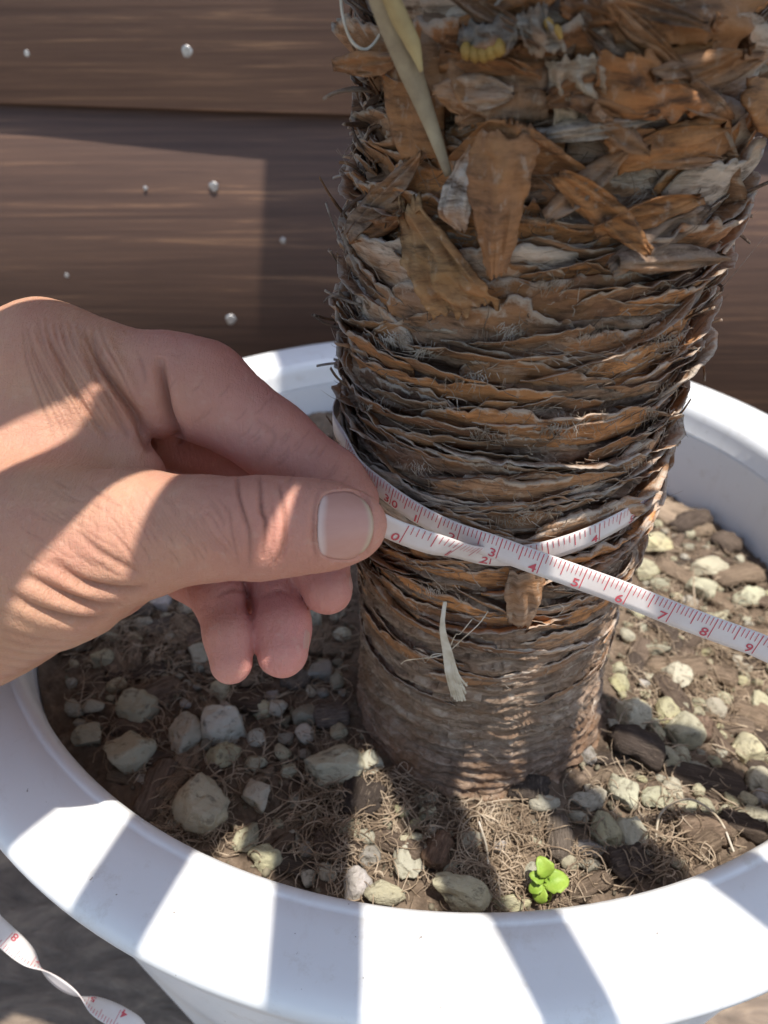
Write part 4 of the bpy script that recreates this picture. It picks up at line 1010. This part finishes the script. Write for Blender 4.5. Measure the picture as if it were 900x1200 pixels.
def relax(V, Fq, it, lam=.5):
    e = np.concatenate([Fq[:, [0, 1]], Fq[:, [1, 2]], Fq[:, [2, 3]], Fq[:, [3, 0]]])
    for _ in range(it):
        acc = np.zeros_like(V); c = np.zeros(len(V))
        for k in range(3):
            acc[:, k] = np.bincount(e[:, 0], V[e[:, 1], k], len(V))+np.bincount(e[:, 1], V[e[:, 0], k], len(V))
        c = np.bincount(e[:, 0], minlength=len(V))+np.bincount(e[:, 1], minlength=len(V))
        V = V+lam*(acc/c[:, None]-V)
    return V
def vnormals(V, Fq):
    n = np.cross(V[Fq[:, 2]]-V[Fq[:, 0]], V[Fq[:, 3]]-V[Fq[:, 1]]); N = np.zeros_like(V)
    for k in range(4):
        for c in range(3): N[:, c] += np.bincount(Fq[:, k], n[:, c], len(V))
    return N/(np.linalg.norm(N, axis=1, keepdims=True)+1e-12)
HV = relax(HV, HF, 5)
# finer faces where the hand is seen, for the skin's folds and lines
_n = vnormals(HV, HF)
if (_n*(HV-HV.mean(0))).sum() < 0: HF = HF[:, ::-1]; _n = -_n
_u, _v, _d = project(HV); _f = ((_n*(-HV/np.linalg.norm(HV, axis=1, keepdims=True))).sum(1) > -.15) & (_u > -25)
sel = _f[HF].all(1); Q = HF[sel]
E_ = np.sort(np.concatenate([Q[:, [0, 1]], Q[:, [1, 2]], Q[:, [2, 3]], Q[:, [3, 0]]]), 1); key = E_[:, 0].astype(np.int64)*len(HV)+E_[:, 1]
_, first_, inv = np.unique(key, return_index=True, return_inverse=True); ue = E_[first_]
nq = len(Q); m_ = (inv.ravel()+len(HV)).reshape(4, nq); cq = np.arange(nq)+len(HV)+len(ue)
HV = np.concatenate([HV, (HV[ue[:, 0]]+HV[ue[:, 1]])/2, HV[Q].mean(1)])
HF = np.concatenate([HF[~sel]]+[np.stack(q_, -1) for q_ in ((Q[:, 0], m_[0], cq, m_[3]), (m_[0], Q[:, 1], m_[1], cq), (cq, m_[1], Q[:, 2], m_[2]), (m_[3], cq, m_[2], Q[:, 3]))])
HV = relax(HV, HF, 2)
HN = vnormals(HV, HF)
# make sure normals point outwards
if (HN*(HV-HV.mean(0))).sum() < 0: HF = HF[:, ::-1]; HN = -HN
pu, pv, pd = project(HV); facing = (HN*(-HV/np.linalg.norm(HV, axis=1, keepdims=True))).sum(1)
crease = np.zeros(len(HV)); disp = np.zeros(len(HV))
def add_crease(pts, depth, wpx, col, dmax=99, ridge=0.0):
    """a skin fold along a line over the surface"""
    global crease, disp
    P = spline([(u, v, 0) for u, v in pts], 40)[:, :2]
    mg = 7*wpx; I = np.flatnonzero((pu > P[:, 0].min()-mg) & (pu < P[:, 0].max()+mg) & (pv > P[:, 1].min()-mg) & (pv < P[:, 1].max()+mg) & (facing > .05) & (pd < dmax))
    qu, qv = pu[I], pv[I]; d2 = np.full(len(I), 1e9); tb = np.zeros(len(I))
    for i in range(39):
        a, b = P[i], P[i+1]; ba = b-a; t = np.clip(((qu-a[0])*ba[0]+(qv-a[1])*ba[1])/(ba@ba+1e-9), 0, 1)
        q = (qu-a[0]-t*ba[0])**2+(qv-a[1]-t*ba[1])**2; m = q < d2; d2[m] = q[m]; tb[m] = (i+t[m])/39
    d = np.sqrt(d2); fade = np.sin(np.pi*np.clip(tb, .0, 1))**.5
    g = np.exp(-(d/wpx)**2)*fade; disp[I] += -depth*g+ridge*np.exp(-((d-2.4*wpx)/(1.6*wpx))**2)*fade
    crease[I] = np.maximum(crease[I], col*np.exp(-(d/(wpx*.75))**2)*fade)
add_crease([(107, 388), (115, 421), (136, 455), (160, 490), (178, 530)], .22, 6, .7, ridge=.08)
add_crease([(96, 400), (112, 440), (132, 475), (152, 515)], .10, 4, .45, ridge=.04)
add_crease([(60, 395), (78, 440), (100, 480), (130, 515)], .08, 4, .4, ridge=.03)
add_crease([(40, 400), (60, 445), (85, 490)], .04, 4, .25, ridge=.015)
_r = np.random.default_rng(3)
for i in range(16):                      # fan of fine lines over the knuckle towards the web
    k_ = i/15; a_ = (22+75*k_+_r.normal(0, 2), 385-8*k_); b_ = (75+95*k_+_r.normal(0, 3), 520-25*k_)
    add_crease([a_, (a_[0]*.7+b_[0]*.3-6, a_[1]*.7+b_[1]*.3), (a_[0]*.35+b_[0]*.65-4, a_[1]*.35+b_[1]*.65), b_], .022, 1.9, .38, ridge=.008)
for i in range(26):                      # short slanting lines along the thumb
    u_ = _r.uniform(110, 265); v_ = _r.uniform(565, 650); l_ = _r.uniform(14, 30); add_crease([(u_, v_), (u_+l_*.45, v_+l_*.55), (u_+l_*.8, v_+l_*1.2)], .012, 1.7, .26, 18.6, ridge=.004)
for i in range(22):
    u_ = _r.uniform(5, 110); v_ = _r.uniform(560, 670); l_ = _r.uniform(16, 34); add_crease([(u_, v_), (u_+l_*.7, v_+l_*.45), (u_+l_*1.3, v_+l_*.75)], .012, 1.8, .24, 18.6, ridge=.004)
for i in range(30):                      # fine lines across the forefinger
    t_ = _r.uniform(0, 1); u_ = 215+190*t_+_r.normal(0, 8); v_ = 425+130*t_+_r.normal(0, 16); l_ = _r.uniform(8, 20); add_crease([(u_, v_), (u_-l_*.4, v_+l_*.6), (u_-l_*.9, v_+l_)], .010, 1.7, .24, ridge=.004)
for i in range(9): add_crease([(45+9*i, 372+1.2*i), (52+9*i, 405), (72+9*i, 440), (92+8*i, 470)], .034, 2.6, .32, ridge=.014)
add_crease([(187, 418), (191, 458), (197, 487), (213, 520)], .24, 6, .8, ridge=.07)
add_crease([(160, 410), (168, 430), (172, 450)], .03, 3, .3)
add_crease([(61, 656), (88, 677), (115, 687), (149, 691), (174, 687)], .10, 5, .50, 18.6, ridge=.05)
add_crease([(27, 672), (67, 693), (107, 707), (144, 708)], .10, 5, .45, 18.6, ridge=.05)
add_crease([(8, 693), (40, 712), (75, 723), (107, 725), (130, 719)], .09, 5, .45, 18.6, ridge=.05)
add_crease([(90, 622), (115, 645), (140, 660), (165, 672)], .04, 4, .3, 18.6, ridge=.02)
for i in range(6): add_crease([(-5, 735+11*i), (40, 748+9*i), (90, 752+6*i)], .025, 3, .2, 18.6, ridge=.01)
add_crease([(279, 555), (280, 578), (284, 596), (292, 625), (292, 667)], .045, 2.8, .6, 18.6, ridge=.014)
add_crease([(305, 556), (306, 596), (311, 613), (308, 655)], .055, 3.0, .75, 18.6, ridge=.018)
add_crease([(326, 565), (334, 607), (331, 642), (320, 667)], .05, 2.8, .65, 18.6, ridge=.016)
add_crease([(268, 590), (272, 625), (280, 662)], .02, 2.5, .3, 18.6)
add_crease([(318, 590), (322, 615), (319, 640)], .02, 2.4, .35, 18.6)
for i in range(16): add_crease([(200+6.5*i-60, 575+2*i), (214+6.5*i-60, 600+2*i), (234+6.5*i-60, 628+1.5*i)], .016, 2.4, .22, 18.6, ridge=.004)
add_crease([(372, 574), (368, 600), (367, 630), (371, 660)], .05, 3, .25, 18.6, ridge=.02)
add_crease([(300, 490), (322, 512), (300, 545)], .02, 4, .25)
add_crease([(254, 700), (262, 694), (276, 690), (296, 697)], .03, 3, .35); add_crease([(305, 700), (325, 692), (345, 700)], .02, 3, .2)
HP = HV/np.array([.55, .55, .55]); disp += .020*fbm(HP, 70, 3)+.006*fbm(HP*6, 71, 2)
HV2 = HV+HN*disp[:, None]
base = pix(-200, 700, 17)
bed = sstep(1.08, .88, (np.abs(pu-404)/33)**3.2+(np.abs(pv-616)/42)**3.2)*(facing > 0)*(pd < 17.2)   # the nail's bed
hand = put('person_hand', HV2-HN*(.07*bed)[:, None], HF, M_SKIN, origin=base)
tag(hand, 'left hand pinching the tape against the trunk between thumb and forefinger', 'hand')
pink = np.clip(sstep(120, 330, pu)*.55+sstep(16.4, 17.5, pd)*.55*sstep(60, 220, pu)+sstep(700, 790, pv)*.3*sstep(220, 260, pu), 0, 1)
for nm, val in (('pink', pink), ('crease', crease)):
    at = hand.data.attributes.new(nm, 'FLOAT', 'POINT'); at.data.foreach_set('value', val.astype(np.float32))
bvh = BVHTree.FromPolygons(HV2.tolist(), HF.tolist())
def nail(poly, out, name='fingernail', n=26, dmax=99, sink=.02):
    """poly: (cx,cy,halfw,halfh,angle,power) superellipse in the view of the finger"""
    cx, cy, hw, hh, ang, pw = poly; n = n
    s = np.linspace(-1, 1, n); A, B = np.meshgrid(s, s, indexing='ij')
    # square to superellipse
    R_ = np.maximum(np.abs(A), np.abs(B)); L = (np.abs(A)**pw+np.abs(B)**pw)**(1/pw)+1e-9
    A2, B2 = A*R_/L, B*R_/L
    U = cx+math.cos(ang)*A2*hw-math.sin(ang)*B2*hh; V_ = cy+math.sin(ang)*A2*hw+math.cos(ang)*B2*hh
    U = U-np.clip(A2, 0, 1)*B2**2*hw*.42*math.cos(ang)
    G = np.zeros((n, n, 3)); N = np.zeros((n, n, 3)); ok = np.ones((n, n), bool)
    for i in range(n):
        for j in range(n):
            d = ray(U[i, j], V_[i, j]); h, nn, _, dist = bvh.ray_cast(Vector((0, 0, 0)), Vector(d/np.linalg.norm(d)))
            if h is None: ok[i, j] = False; continue
            G[i, j] = h; N[i, j] = nn
    if not ok.all():
        good = np.argwhere(ok)
        for i, j in np.argwhere(~ok):
            g = good[((good-[i, j])**2).sum(1).argmin()]; G[i, j] = G[g[0], g[1]]; N[i, j] = N[g[0], g[1]]
    # smooth the plate so that it is a clean curved nail
    for _ in range(12):
        Gs = G.copy(); Gs[1:-1, 1:-1] = (G[:-2, 1:-1]+G[2:, 1:-1]+G[1:-1, :-2]+G[1:-1, 2:])/4; G = Gs
        Ns = N.copy(); Ns[1:-1, 1:-1] = (N[:-2, 1:-1]+N[2:, 1:-1]+N[1:-1, :-2]+N[1:-1, 2:])/4; N = Ns
    N /= np.linalg.norm(N, axis=-1, keepdims=True)+1e-9
    lift = out-(out+sink)*(np.maximum(np.clip(-A, 0, 1)**2.5, np.abs(B)**4)); lift = np.where(A > .5, np.maximum(lift, out*.5-(out*.5+sink)*np.abs(B)**5), lift)
    G = G+N*lift[..., None]
    V, f = shell(G, N, .03); o = put(name, V, f, M_NAIL, hand); uv = np.stack([(A+1)/2, (B+1)/2], -1).reshape(-1, 2); add_uv(o, np.concatenate([uv, uv])); return o
nail((404, 616, 33, 42, .02, 3.2), .020, sink=.035)
nail((358, 750, 4, 17, .12, 2.3), .008)
nail((411, 684, 3.5, 12, -.1, 2.3), .008)
for o in scene.objects:
    if 'base' in o: del o['base']
